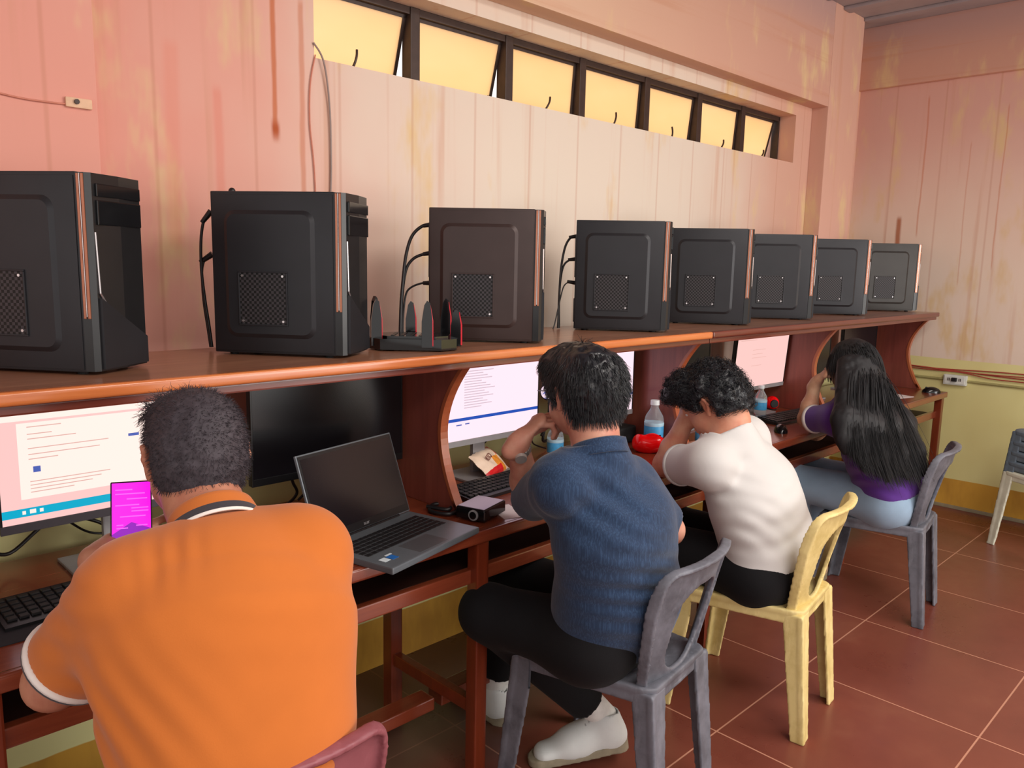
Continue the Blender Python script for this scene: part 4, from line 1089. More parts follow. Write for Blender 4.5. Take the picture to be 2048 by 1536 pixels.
def sleeve_cut(J, s, t0):
    """half-space that ends a sleeve at fraction t0 of the upper arm"""
    a, b = J['sh' + s], J['el' + s]; d = unit(b - a); e = lerp(a, b, t0)
    return d, e
def folds(P, scale, amp, sq=(1, 1, 1), seed=0.0):
    q = P * np.array(sq) * scale + seed
    n = vnoise(q) + 0.5 * vnoise(q * 2.1 + 7)
    return amp * n
def crease(P, origin, direction, across, spacing, amp, rad, seed=0.0):
    """a few soft parallel creases around a point: ridges repeat along `across`, fade with distance"""
    v = P - origin; d2 = (v ** 2).sum(-1); w = np.exp(-d2 / (rad * rad))
    ph = (v @ unit(across)) / spacing + 1.2 * vnoise(P * 5 + seed)
    return amp * w * np.cos(2 * PI * ph)
def shirt(p, name, m, infl=0.013, sl=(0.8, 0.8), hem=None, neck_r=0.066, arm_inf=0.016, h=0.0062, fold=None, loose=None):
    J = p.J
    def pr(P, D):
        d = D
        if fold is not None: d = d + fold(P)
        return d
    tor = p.torso + (loose or [])
    prims = list(tor)
    for s in 'LR':
        a, b = J['sh' + s], J['el' + s]
        e = lerp(a, b, sl[0 if s == 'L' else 1])
        prims.append(cap(a, e, 0.060 * J.get('arm_r', 1) , 0.052 * J.get('arm_r', 1), 0.04))
    nb = unit(unit(J['head'] - J['neck']) + 0.8 * p.up)
    if J.get('stub', True): prims.append(cap(J['neck'] - p.up * 0.04, J['neck'] + nb * 0.05, 0.064, 0.060, 0.045))
    ends = [(*sleeve_cut(J, s, sl[i]), 0.055 * J.get('arm_r', 1)) for i, s in enumerate('LR')]
    nd = unit(unit(J['head'] - J['neck']) + 0.8 * p.up)
    def post(P, D):
        d = pr(P, D)
        for (dr, e, r) in ends:
            v = P - e; ax = v @ dr; rad = np.sqrt(np.maximum((v ** 2).sum(-1) - ax ** 2, 0))
            cutv = np.where(rad < 0.12, ax, -1.0)
            d = np.maximum(d, cutv)
            d = np.where((rad < r * 0.86) & (ax > -0.03) & (ax < 0.01), np.maximum(d, 0.004), d)
        # neck opening: a clean slanted cut, the neck rises out of it
        v = P - (J['neck'] + nd * J.get('nk', 0.015)); ax = v @ nd; rad = np.sqrt(np.maximum((v ** 2).sum(-1) - ax ** 2, 0))
        d = np.maximum(d, np.where(rad < 0.088, ax, -1.0))
        if hem is not None:
            hp, hn = hem
            d = np.maximum(d, (P - hp) @ unit(hn))
        return d
    V, F = sdf_mesh(prims, h, infl, post=post, pad=0.05)
    return p.put(name, V, F, m)
def trousers(p, m, infl=0.010, top=None, h=0.0085, ends=0.98, fold=None):
    J = p.J
    prims = p.torso[:1] + p.seat
    lr = J.get('leg_r', 1.0)
    for s in 'LR':
        prims += [cap(J['hip' + s], J['kn' + s], 0.092 * lr, 0.068 * lr, 0.05), cap(J['kn' + s], lerp(J['kn' + s], J['an' + s], ends), 0.066 * lr, 0.052 * lr, 0.03)]
    def post(P, D):
        d = D + (fold(P) if fold is not None else 0)
        for s in 'LR':
            a, b = J['kn' + s], J['an' + s]; dr = unit(b - a); e = lerp(a, b, ends)
            v = P - e; ax = v @ dr; rad = np.sqrt(np.maximum((v ** 2).sum(-1) - ax ** 2, 0))
            d = np.maximum(d, np.where(rad < 0.12, ax, -1.0))
        if top is not None: d = np.maximum(d, (P - top[0]) @ unit(top[1]))
        return d
    V, F = sdf_mesh(prims, h, infl, post=post, pad=0.04)
    return p.put('trousers', V, F, m)
def ring(p, name, m, s, t0, r_, w=0.012, th=0.004, parent=None):
    """knitted band round a sleeve end"""
    J = p.J; a, b = J['sh' + s], J['el' + s]; d = unit(b - a); e = lerp(a, b, t0)
    x = unit(np.cross(d, [0.3, 0.2, 1])); y = np.cross(d, x)
    V = []; F = []; n = 40
    prof = [(-w, 0), (-w * 0.5, th), (w * 0.3, th), (w * 0.5, 0), (w * 0.4, -th), (-w, -th)]
    for k in range(n):
        a_ = 2 * PI * k / n
        for (q, rr) in prof: V.append(e + d * q + (r_ + rr) * (math.cos(a_) * x + math.sin(a_) * y))
    for k in range(n):
        for q in range(6):
            F.append((k * 6 + q, k * 6 + (q + 1) % 6, ((k + 1) % n) * 6 + (q + 1) % 6, ((k + 1) % n) * 6 + q))
    return p.put(name, np.array(V), np.array(F), m, parent)
# hair ---------------------------------------------------------------
M_hair = plain('black_hair', (20, 20, 24), 0.62, 0, 0.3, 120, 0.0, 0.5)
M_hair_soft = plain('short_dark_hair', (66, 60, 66), 0.65, 0, 0.25, 120, 0.0, 0.3)
M_hair_blue = plain('glossy_black_hair', (24, 26, 32), 0.34, 0, 0.3, 120)
def strands(roots, dirs, nseg, step, r0, bend, n_side=3):
    """vectorised tapering hair tubes; bend(P, d, k) gives the next direction"""
    N = len(roots); P = roots.copy(); d = dirs / np.linalg.norm(dirs, axis=1, keepdims=True)
    pts = [P.copy()]
    for k in range(nseg):
        d = bend(P, d, k); d = d / np.linalg.norm(d, axis=1, keepdims=True)
        st = step if np.isscalar(step) else step[:, None]
        P = P + d * st; pts.append(P.copy())
    pts = np.stack(pts, 1)                      # N, nseg+1, 3
    tan = np.gradient(pts, axis=1); tan /= np.linalg.norm(tan, axis=2, keepdims=True) + 1e-9
    ref = np.array([0.37, 0.61, 0.70]); x = np.cross(tan, ref); x /= np.linalg.norm(x, axis=2, keepdims=True) + 1e-9
    y = np.cross(tan, x)
    rr = r0 * np.linspace(1, 0.25, nseg + 1)[None, :, None]
    V = np.stack([pts + rr * (math.cos(2 * PI * q / n_side) * x + math.sin(2 * PI * q / n_side) * y) for q in range(n_side)], 2)
    V = V.reshape(-1, 3)
    b = (np.arange(N) * (nseg + 1) * n_side)[:, None, None]; k = (np.arange(nseg) * n_side)[None, :, None]
    q = np.arange(n_side)[None, None, :]; q2 = (q + 1) % n_side
    F = np.stack([b + k + q, b + k + q2, b + k + n_side + q2, b + k + n_side + q], -1).reshape(-1, 4)
    return V, F
def surf_sample(V, F, n, w=None):
    a, b, c = V[F[:, 0]], V[F[:, 1]], V[F[:, 2]]
    nr = np.cross(b - a, c - a); ar = np.linalg.norm(nr, axis=1)
    if w is not None: ar = ar * w(V[F].mean(1))
    i = rng.choice(len(F), n, p=ar / ar.sum()); u = rng.random((n, 1)); v = rng.random((n, 1))
    p = a[i] * (1 - u) + (b[i] * (1 - v) + V[F[i, 3]] * v) * u
    return p, nr[i] / (np.linalg.norm(nr[i], axis=1, keepdims=True) + 1e-9)
def hair_cap(p, thick, cut, h=0.0045, rough=(40, 0.004), extra=None, sub=None):
    """close hair volume round the skull; cut(L) < 0 keeps (head-local coordinates)"""
    J = p.J; M = J['hM']; c = J['head']; s = J.get('hs', 1.0)
    prims = [ell(c + s * (-0.016 * M[1] + 0.030 * M[2]), M, A_(0.073, 0.092, 0.083) * s, 0.01), ell(c + s * (-0.034 * M[1] - 0.020 * M[2]), M, A_(0.066, 0.070, 0.070) * s, 0.03)]
    for e in (extra or []): prims.append(ell(c + s * (e[0] * M[0] + e[1] * M[1] + e[2] * M[2]), M, A_(*e[3]) * s, 0.02))
    def post(P, D):
        L = (P - c) @ M.T / s
        d = D + rough[1] * (vnoise(P * rough[0]) + 0.6 * vnoise(P * rough[0] * 2.3 + 5))
        return np.maximum(d, cut(L) * s)
    return sdf_mesh(prims, h, thick, post=post, pad=0.03)
def cut_std(front=0.070, back=-0.075, ear=0.004, side=0.0):
    def f(L):
        x, y, z = L[..., 0], L[..., 1], L[..., 2]
        line = np.where(y < -0.03, back + (y + 0.11) * 0.35, back + 0.028 + (y + 0.03) * (front - back - 0.028) / 0.115)
        # sideburn in front of the ear, notch around the ear
        notch = np.where((np.abs(x) > 0.055) & (y > -0.040) & (y < 0.008), ear + 0.018 - line, 0)
        line = line + np.maximum(notch, 0)
        return line - z
    return f
def glasses(p, m, ml):
    J = p.J; M = J['hM']; c = J['head']; s = J.get('hs', 1.0)
    def w(x, y, z): return Vector(c + s * (x * M[0] + y * M[1] + z * M[2]) - p.o)
    b = BM()
    for sx in (-1, 1):
        pts = [w(sx * (0.034 + 0.026 * math.cos(a)), 0.103 - 0.004 * abs(math.cos(a)), 0.006 + 0.021 * math.sin(a)) for a in np.linspace(0, 2 * PI, 21)]
        b.tube(pts, 0.0016, 6)
        b.tube([w(sx * 0.060, 0.100, 0.012), w(sx * 0.072, 0.090, 0.014), w(sx * 0.081, 0.02, 0.014), w(sx * 0.083, -0.012, 0.012), w(sx * 0.082, -0.026, -0.004)], 0.0017, 6)
    b.tube([w(-0.009, 0.104, 0.010), w(0, 0.107, 0.013), w(0.009, 0.104, 0.010)], 0.0015, 6)
    g = b.out('glasses', m, p.root, 60)
    for sx in (-1, 1):
        q = BM(); ring_ = [q.bm.verts.new(w(sx * (0.034 + 0.0255 * math.cos(a)), 0.1025 - 0.004 * abs(math.cos(a)), 0.006 + 0.0205 * math.sin(a))) for a in np.linspace(0, 2 * PI, 20, endpoint=False)]
        q.bm.faces.new(ring_); q.out('lens', ml, g)
def eyes(p):
    J = p.J; M = J['hM']; c = J['head']; s = J.get('hs', 1.0)
    for sx in (-1, 1):
        q = c + s * (sx * 0.031 * M[0] + 0.0815 * M[1] + 0.006 * M[2]) - p.o
        b = BM(); b.sph(q, 0.0105 * s, 14, 10); b.mat = 1; b.sph(q + M[1] * 0.0055 * s, 0.0058 * s, 12, 8)
        b.out('eye', [plain('eye_white', (222, 210, 204), 0.2), plain('dark_iris', (34, 22, 18), 0.15)], p.root, 60)
def shoe(p, s, m, ms, heel, toe, up, size=1.0):
    """sneaker from heel to toe; up points out of the foot"""
    f = unit(toe - heel); u = unit(up - f * np.dot(up, f)); r = np.cross(f, u); L = np.linalg.norm(toe - heel)
    def w(x, y, z): return heel + x * r + y * f + z * u
    P = [tub(w(0, 0.045, 0.042), w(0, L * 0.55, 0.044), r, u, (0.041, 0.052), (0.048, 0.047), 0.03), tub(w(0, L * 0.5, 0.038), w(0, L - 0.05, 0.030), r, u, (0.047, 0.037), (0.043, 0.027), 0.03),
         cap(w(0, 0.045, 0.05), w(0, 0.052, 0.098), 0.039, 0.043, 0.03), cap(w(0, 0.075, 0.085), w(0, 0.135, 0.060), 0.036, 0.034, 0.03)]
    def post(V, D):
        z = (V - heel) @ u; a = (V - w(0, 0.050, 0.10)); rad = np.sqrt(((a @ r) / 0.032) ** 2 + ((a @ f) / 0.036) ** 2)
        d = np.maximum(D, 0.014 - z); d = np.maximum(d, z - 0.122)
        return np.where((rad < 1) & (z > 0.098), np.maximum(d, 0.003), d)
    V, F = sdf_mesh(P, 0.0042, 0.0, post=post)
    sh = p.put('shoe', V, F, m)
    def fs(Pp):
        v = Pp - heel; x = v @ r; y = v @ f; z = v @ u
        wdt = 0.040 + 0.008 * np.sin(np.clip(y / L, 0, 1) * PI * 0.9) - 0.002
        d2 = rbox2(x * (0.044 / wdt), y - L / 2, 0.044, L / 2 + 0.004, 0.040)
        return np.maximum(d2, np.abs(z - 0.013) - 0.013 - 0.006 * np.clip((0.06 - y) / 0.06, 0, 1))
    cs = [w(x, y, z) for x in (-0.07, 0.07) for y in (-0.03, L + 0.03) for z in (-0.02, 0.06)]
    V, F = func_mesh(fs, np.min(cs, 0), np.max(cs, 0), 0.0045)
    p.put('sole', V, F, ms, sh)
    b = BM()
    for k in range(5):
        y = 0.085 + k * 0.020; z = 0.1175 - k * 0.0085
        q = [Vector(w(x, y + 0.004 * (1 if x > 0 else -1) * (-1) ** k, z + 0.004 - 9 * x * x) - p.o) for x in (-0.026, -0.012, 0, 0.012, 0.026)]
        b.tube(q, 0.0026, 6)
    b.out('lace', plain('grey_lace', (176, 178, 178), 0.7), sh, 60)
    return sh
def fabric(name, rgb, var=0.08, rough=0.85, bump=0.12, line=None, line_rgb=None, sheen=0.2):
    t = NT(name); n = t.noise(6.0, None, 3.0); fine = t.noise(420.0, None, 2.0)
    c = lin(rgb); col = t.ramp(n, [(0.3, tuple(x * (1 - var) for x in c[:3])), (0.7, tuple(min(1, x * (1 + var)) for x in c[:3]))])
    if line:
        col = t.mix(t.math('MULTIPLY', t.step(t.noise(1.0, t.mapped(line), 3.0, 0.7), 0.46, 0.62), 0.6), col, lin(line_rgb))
    t.color(col); t.bump(fine, bump, 0.002); t.set(rough, 0, 0.25)
    t.b.inputs['Sheen Weight'].default_value = sheen
    return t.m
SK1 = skin('warm_brown_skin', (196, 138, 112), (176, 112, 90)); SK2 = skin('light_brown_skin', (204, 150, 128), (190, 122, 104))
SK3 = skin('tan_skin', (210, 150, 122), (196, 124, 100)); SK4 = skin('fair_tan_skin', (226, 178, 144), (206, 146, 118))
M_black_tr = fabric('black_trousers', (15, 15, 18), 0.15, sheen=0.03); M_dark_tr = fabric('dark_navy_trousers', (28, 30, 38), 0.15, sheen=0.05)
def hipset(J, pel, az, kL, kR, aL, aR, tL, tR):
    f = A_(math.sin(az), math.cos(az), 0); r = A_(math.cos(az), -math.sin(az), 0)
    J['pelvis'] = pel; J['hipL'] = pel - r * 0.088 + f * 0.03 - A_(0, 0, 0.01); J['hipR'] = pel + r * 0.088 + f * 0.03 - A_(0, 0, 0.01)
    J['knL'], J['knR'], J['anL'], J['anR'], J['toeL'], J['toeR'] = kL, kR, aL, aR, tL, tR

# ---------------------------------------------------------------- man in orange
J = {}
J['head'] = at(390, 918, 1.408); J['hM'] = rotm(R(10), R(20), R(4)); J['hs'] = 1.0
J['neck'] = at(428, 1052, 1.328); J['shR'] = at(606, 1110, 1.371); J['shL'] = at(262, 1190, 1.225)
J['chest'] = at(458, 1270, 1.263); J['waist'] = at(482, 1470, 1.247)
hipset(J, A_(0.575, 1.215, 0.515), R(10), A_(0.58, 1.64, 0.50), A_(0.78, 1.62, 0.50), A_(0.60, 1.66, 0.10), A_(0.80, 1.64, 0.10), A_(0.62, 1.82, 0.035), A_(0.83, 1.80, 0.035))
J['elL'] = at(108, 1362, 1.29); J['wrL'] = at(212, 1108, 1.505)
J['elR'] = J['shR'] + A_(0.10, 0.16, -0.25); J['wrR'] = J['elR'] + A_(-0.02, 0.22, 0.05)
J['arm_r'] = 1.06; J['nk'] = 0.012; J['stub'] = False
ph_c = at(263, 1040, 1.532)
ph_n = unit(EYE - ph_c + A_(0.06, 0.25, 0.12)); ph_u = unit(CM.T @ A_(-0.13, -1, 0.25)); ph_u = unit(ph_u - ph_n * np.dot(ph_u, ph_n)); ph_r = np.cross(ph_u, ph_n)
hf = unit(ph_u * 0.75 + ph_r * 0.5); 
J['hands'] = [hand_prims(J['wrL'], unit(ph_c - ph_n * 0.040 - ph_u * 0.045 - J['wrL']), ph_n, 1, (20, 35, 45), (0.9, 0.1, 0.25), 0.95),
              hand_prims(J['wrR'], A_(-0.1, 1, 0.0), A_(0, 0, -1), -1, (15, 25, 20), (0.6, 0.7, 0.1), 1.0)]
p = Person('man seen from behind in an orange polo shirt, head bent over a phone', SK1, J, 0.99)
p.body()
M_or = fabric('orange_pique', (196, 108, 42), 0.05, 0.85, 0.10)
fO = lambda P: (folds(P, 5.0, 0.004, (1, 1, 1.6)) + crease(P, at(560, 1130, 1.161), None, A_(0.35, -0.2, 1), 0.05, 0.0022, 0.10) + crease(P, at(330, 1090, 1.172), None, A_(1, -0.6, 0.5), 0.032, 0.0018, 0.055, 3.0)
                + crease(P, at(150, 1230, 1.204), None, A_(0.3, 0.2, 1), 0.045, 0.0025, 0.09, 5.0) + crease(P, at(270, 1440, 1.183), None, A_(0.8, -0.3, 0.6), 0.05, 0.0035, 0.12, 2.0))
sh = shirt(p, 'polo_shirt', M_or, 0.016, (0.74, 0.8), (J['pelvis'] + A_(0, 0, -0.03), A_(0, 0, -1)), 0.068, fold=fO, h=0.0058)
M_band_w = fabric('white_knit', (232, 224, 218)); M_band_d = fabric('dark_knit', (60, 56, 62))
ring(p, 'sleeve_band', M_band_w, 'L', 0.742, 0.0735, 0.007, 0.004, sh); ring(p, 'sleeve_stripe', M_band_d, 'L', 0.762, 0.0735, 0.005, 0.0035, sh)
# collar: folded knit band round the neck, white and dark stripes
def collar(p, name, prof, mats, ctr, ax, fwd, rx, ry, parent, tilt=0.0):
    ax = unit(ax); fwd = unit(fwd - ax * np.dot(fwd, ax)); r = np.cross(fwd, ax)
    n = 48; V = []; F = []; mi = []
    for k in range(n + 1):
        a = R(-150) + R(300) * k / n          # open at the throat
        for (dr, dz) in prof:
            V.append(ctr + (rx + dr) * math.sin(a) * r - (ry + dr) * math.cos(a) * fwd + ax * (dz - 0.012 * (1 - math.cos(a)) * tilt))
    q = len(prof)
    for k in range(n):
        for i in range(q - 1):
            F.append((k * q + i, k * q + i + 1, (k + 1) * q + i + 1, (k + 1) * q + i)); mi.append(mats[1][i])
    o = from_np(name, np.array(V) - p.o, [np.array(F)], mats[0], parent, True, mi)
    md = o.modifiers.new('thickness', 'SOLIDIFY'); md.thickness = 0.003
    return o
nd = unit(J['head'] - J['neck'] - p.fwd * 0.04)
collar(p, 'collar', [(0.004, 0.030), (0.0065, 0.036), (0.0095, 0.034), (0.012, 0.027), (0.0145, 0.019), (0.0165, 0.012), (0.019, 0.005), (0.021, -0.001), (0.023, -0.006)], ([M_or, M_band_w, M_band_d], [0, 0, 0, 0, 0, 2, 2, 1]), J['neck'] + nd * 0.0, nd, p.fwd, 0.060, 0.058, sh, 1.0)
trousers(p, M_dark_tr, 0.008, None)
eyes(p)
V, F = hair_cap(p, 0.010, cut_std(0.066, -0.078), 0.0045, (70, 0.004), [(0.0, 0.050, 0.088, (0.058, 0.045, 0.030))])
rt, nr = surf_sample(V, F, 9000)
Mh = J['hM']
dirs = nr * 0.6 - Mh[2] * 0.35 + rng.normal(0, 0.28, rt.shape)
V2, F2 = strands(rt - nr * 0.004, dirs, 2, 0.0065, 0.0007, lambda P, d, k: d - Mh[2] * 0.15)
w = ((rt - J['head']) @ Mh[1] > 0.05) & ((rt - J['head']) @ Mh[2] > 0.05)
rf, nf = rt[w], nr[w]
V3, F3 = strands(rf, nf + Mh[1] * 0.5 + rng.normal(0, 0.3, rf.shape), 5, 0.0055, 0.0008, lambda P, d, k: d + rng.normal(0, 0.28, d.shape) - Mh[2] * 0.20)
p.put('hair', *joinVF([(V, F), (V2, F2), (V3, F3)]), M_hair_soft)
# phone in his hand
t_ = thing('smartphone', 'smartphone with a bright magenta screen held by the man in orange', 'phone', tuple(ph_c))
PM = Matrix.Identity(4)
for i in range(3): PM[i][0] = ph_r[i]; PM[i][1] = ph_u[i]; PM[i][2] = ph_n[i]
t_.matrix_world = Matrix.Translation(ph_c) @ PM
bpy.context.view_layer.update()
BM().box((-0.0365, -0.076, -0.008), (0.0365, 0.076, 0), 0.0035, None, 3).out('case', M_gloss, t_, 50)
E_mag = emit('magenta_screen', (255, 0, 236), 1.0); E_pur = emit('purple_screen', (150, 0, 190), 1.0); E_mgl = emit('pale_magenta_line', (255, 96, 250), 1.0)
s = BM(); s.box((-0.034, -0.073, -0.0005), (0.034, 0.073, 0.0004)); s.mat = 1
s.quad([(-0.034, -0.073, 0.0006), (0.034, -0.073, 0.0006), (0.034, -0.018, 0.0006), (0.0, -0.004, 0.0006), (-0.034, -0.026, 0.0006)])
s.mat = 2
for a, b_, l in ((-0.028, 0.058, 0.03), (-0.028, 0.050, 0.052), (-0.008, 0.040, 0.036), (-0.028, 0.028, 0.042), (0.0, 0.022, 0.03), (0.0, 0.016, 0.03), (-0.02, 0.006, 0.045), (-0.026, -0.010, 0.012), (-0.026, -0.016, 0.02), (0.008, -0.012, 0.02)):
    s.quad([(a, b_, 0.0008), (a + l, b_, 0.0008), (a + l, b_ + 0.0024, 0.0008), (a, b_ + 0.0024, 0.0008)])
s.out('screen', [E_mag, E_pur, E_mgl], t_)

# ---------------------------------------------------------------- man in navy
J = {}
J['head'] = at(1163, 785, 2.04); J['hM'] = rotm(R(14), R(8), R(-4)); J['hs'] = 1.02; J['nk'] = 0.022
J['neck'] = at(1196, 900, 1.99); J['shL'] = at(1122, 966, 1.95)
rN = A_(math.cos(R(6)), math.sin(R(-2)), -0.20); J['shR'] = J['shL'] + unit(rN) * 0.272
J['chest'] = at(1230, 1050, 2.05); J['waist'] = at(1252, 1195, 2.11)
hipset(J, A_(1.65, 1.262, 0.515), R(-12), A_(1.455, 1.545, 0.52), A_(1.70, 1.70, 0.52), A_(1.785, 1.38, 0.145), A_(1.70, 1.76, 0.11), A_(1.68, 1.45, 0.045), A_(1.70, 1.90, 0.04))
J['elL'] = at(1058, 1000, 2.26); J['wrL'] = at(1036, 885, 2.085)
J['elR'] = J['shR'] + A_(0.09, 0.06, -0.26); J['wrR'] = J['elR'] + A_(0.02, 0.20, 0.10)
J['elR'] = at(1338, 1060, 2.24)
J['wrR'] = J['elR'] + A_(0.02, 0.24, 0.07)
mouth = J['head'] + J['hM'][1] * 0.10 - J['hM'][2] * 0.06
kn = at(1080, 838, 2.09)
J['hands'] = [hand_prims(J['wrL'], kn - J['wrL'], A_(0.45, -0.25, -0.85), -1, ((35, 60, 45), (40, 65, 45), (45, 65, 45), (50, 60, 45)), (0.75, 0.3, 0.6), 1.0),
              hand_prims(J['wrR'], A_(0.0, 1, 0.1), A_(0, 0, -1), -1, (15, 25, 20), (0.6, 0.7, 0.1), 1.0)]
p = Person('man in a navy shirt and glasses resting his chin on his hand', SK2, J, 0.90)
p.body()
M_navy = fabric('navy_waffle_cloth', (30, 50, 78), 0.10, 0.8, 0.15, (330, 330, 14), (52, 78, 112))
fN = lambda P: (folds(P, 6.0, 0.006, (1, 1, 1.3), 4.0) + crease(P, at(1230, 1010, 1.93), None, A_(0.5, -0.3, 0.9), 0.055, 0.0035, 0.12) + crease(P, at(1300, 1190, 1.96), None, A_(0.3, 0, 1), 0.045, 0.0045, 0.13, 4.0)
                + crease(P, at(1110, 990, 1.93), None, A_(0.8, 0.4, 0.4), 0.045, 0.003, 0.08, 6.0))
lo = [tub(J['chest'] - p.up * 0.05, J['pelvis'] + p.up * 0.02, p.right, p.fwd, (0.158, 0.112), (0.162, 0.118), 0.05)]
sh = shirt(p, 'shirt', M_navy, 0.014, (0.86, 0.84), (J['pelvis'] + A_(0, 0, -0.045), A_(0, 0, -1)), 0.066, fold=fN, h=0.0065, loose=lo)
nd = unit(J['head'] - J['neck'] - p.fwd * 0.05)
collar(p, 'collar', [(0.002, 0.024), (0.004, 0.030), (0.008, 0.028), (0.011, 0.020), (0.014, 0.010), (0.017, 0.0), (0.020, -0.008)], ([M_navy], [0] * 6), J['neck'] + nd * 0.004, nd, p.fwd, 0.058, 0.056, sh, 1.0)
trousers(p, M_black_tr, 0.010, None, 0.0085, 0.86)
eyes(p); glasses(p, plain('dark_frame', (36, 30, 32), 0.3), M_clear)
V, F = hair_cap(p, 0.013, cut_std(0.060, -0.080), 0.0045, (55, 0.007), [(0, 0.035, 0.082, (0.062, 0.055, 0.034)), (0, -0.055, 0.03, (0.075, 0.06, 0.07))])
rt, nr = surf_sample(V, F, 7000); Mh = J['hM']
crown = J['head'] - 0.03 * Mh[1] + 0.12 * Mh[2]
def flow(P):
    v = P - crown; v = v - (v @ Mh[2])[:, None] * Mh[2] * 0.2; v /= np.linalg.norm(v, axis=1, keepdims=True) + 1e-6
    return v
d0 = flow(rt) * 0.9 + nr * 0.28 - Mh[2] * 0.35 + rng.normal(0, 0.12, rt.shape)
V2, F2 = strands(rt - nr * 0.004, d0, 5, 0.0058, 0.0010, lambda P, d, k: d - Mh[2] * 0.22 + rng.normal(0, 0.07, d.shape))
p.put('hair', *joinVF([(V, F), (V2, F2)]), M_hair_blue)
# wristwatch
wd = unit(J['wrL'] - J['elL']); wc = J['wrL'] - wd * 0.022 - p.o
x = unit(np.cross(wd, A_(0.2, 0.3, 1))); y = np.cross(wd, x)
b = BM()
for k in range(22):
    a = 2 * PI * k / 22; q = Vector(wc + 0.0305 * (math.cos(a) * x + math.sin(a) * y))
    Mx = Matrix.Identity(4); tn = -math.sin(a) * x + math.cos(a) * y; rd = math.cos(a) * x + math.sin(a) * y
    for i in range(3): Mx[i][0] = tn[i]; Mx[i][1] = wd[i]; Mx[i][2] = rd[i]; Mx[i][3] = q[i]
    b.box((-0.0038, -0.009, -0.0015), (0.0038, 0.009, 0.002), 0.001, Mx, 1)
wt = b.out('wristwatch', plain('steel_links', (150, 144, 140), 0.35, 0.35), p.root)
a = -unit(wd * 0 + (CM[2] - wd * np.dot(CM[2], wd))); q = Vector(wc + a * 0.033)
BM().cyl(q, q + Vector(a) * 0.009, 0.0165, 0.0155, 24).out('watch_case', plain('steel_case', (176, 170, 166), 0.3, 0.4), wt, 40)
M_shoe = plain('white_leather', (224, 228, 226), 0.45, 0, 0.03); M_sole = plain('dirty_sole', (150, 140, 118), 0.8, 0, 0.15)
shoe(p, 'L', M_shoe, M_sole, A_(1.838, 1.322, 0.050), A_(1.600, 1.502, 0.004), A_(0.1, 0, 1))
shoe(p, 'R', M_shoe, M_sole, A_(1.70, 1.70, 0.002), A_(1.70, 1.97, 0.002), A_(0, 0, 1))
for q_ in 'LR':
    a_, k_ = J['an' + q_], J['kn' + q_]
    V, F = sdf_mesh([cap(lerp(a_, k_, -0.02), lerp(a_, k_, 0.24), 0.040, 0.049)], 0.005); p.put('sock', V, F, plain('white_sock', (226, 226, 222), 0.9))

# ---------------------------------------------------------------- curly-haired man in white
J = {}
J['head'] = at(1424, 806, 2.66); J['hM'] = rotm(R(-6), R(34), R(-4)); J['hs'] = 1.0; J['nk'] = 0.016
J['neck'] = at(1462, 868, 2.62); J['shL'] = at(1418, 930, 2.53)
J['shR'] = J['shL'] + unit(A_(0.98, 0.16, 0.10)) * 0.335
J['chest'] = at(1505, 985, 2.66); J['waist'] = at(1545, 1080, 2.67)
hipset(J, A_(2.43, 1.20, 0.515), R(-9), A_(2.28, 1.60, 0.52), A_(2.50, 1.64, 0.52), A_(2.30, 1.64, 0.10), A_(2.52, 1.68, 0.10), A_(2.27, 1.80, 0.035), A_(2.50, 1.84, 0.035))
J['elL'] = at(1330, 930, 2.80); J['wrL'] = at(1374, 835, 2.72)
J['elR'] = J['shR'] + A_(0.10, 0.24, -0.13); J['wrR'] = at(1392, 897, 2.95)
J['hands'] = [hand_prims(J['wrL'], at(1398, 792, 2.66) - J['wrL'], A_(0.6, 0.1, -0.2), -1, (45, 60, 40), (0.6, 0.2, 0.7), 1.0),
              hand_prims(J['wrR'], A_(-0.75, 0.35, 0.02), A_(0.1, 0.1, -1), -1, (18, 35, 25), (0.6, 0.6, 0.3), 1.0)]
p = Person('curly-haired man in a white t-shirt leaning on the desk, hand at forehead', SK3, J, 0.98)
p.body()
M_white_t = fabric('white_jersey', (204, 202, 200), 0.03, 0.9, 0.08)
fC = lambda P: (folds(P, 6.0, 0.004, (1, 1, 1.4), 9.0) + crease(P, at(1480, 960, 2.53), None, A_(0.3, 0, 1), 0.055, 0.0022, 0.12, 1.0) + crease(P, at(1560, 1060, 2.56), None, A_(-0.3, 0, 1), 0.06, 0.0025, 0.14, 2.0)
                + crease(P, at(1500, 1040, 2.54), None, A_(0.8, 0, 0.6), 0.06, 0.0022, 0.12, 8.0))
lo = [tub(J['chest'] - p.up * 0.06, J['pelvis'] + p.up * 0.05, p.right, p.fwd, (0.165, 0.112), (0.168, 0.122), 0.05)]
sh = shirt(p, 't_shirt', M_white_t, 0.014, (0.62, 0.62), (J['pelvis'] + A_(0, 0, 0.02), -p.up), 0.066, fold=fC, h=0.0068, loose=lo)
ring(p, 'sleeve_hem', M_white_t, 'L', 0.60, 0.0695, 0.009, 0.0025, sh)
trousers(p, M_black_tr, 0.010, (J['pelvis'] + A_(0, 0, 0.10), A_(0, -0.15, 1)))
eyes(p)
V, F = hair_cap(p, 0.024, cut_std(0.052, -0.070, 0.010), 0.005, (34, 0.016), [(0, 0.052, 0.075, (0.070, 0.060, 0.046)), (0, 0.088, 0.06, (0.05, 0.03, 0.028))])
rt, nr = surf_sample(V, F, 2600); Mh = J['hM']
ph0 = rng.random(len(rt)) * 2 * PI; e1 = np.cross(nr, Mh[2] + 0.01); e1 /= np.linalg.norm(e1, axis=1, keepdims=True) + 1e-6; e2 = np.cross(nr, e1)
def curl_b(P, d, k):
    a = ph0 + k * 0.95
    return nr * 0.30 + e1 * np.cos(a)[:, None] + e2 * np.sin(a)[:, None]
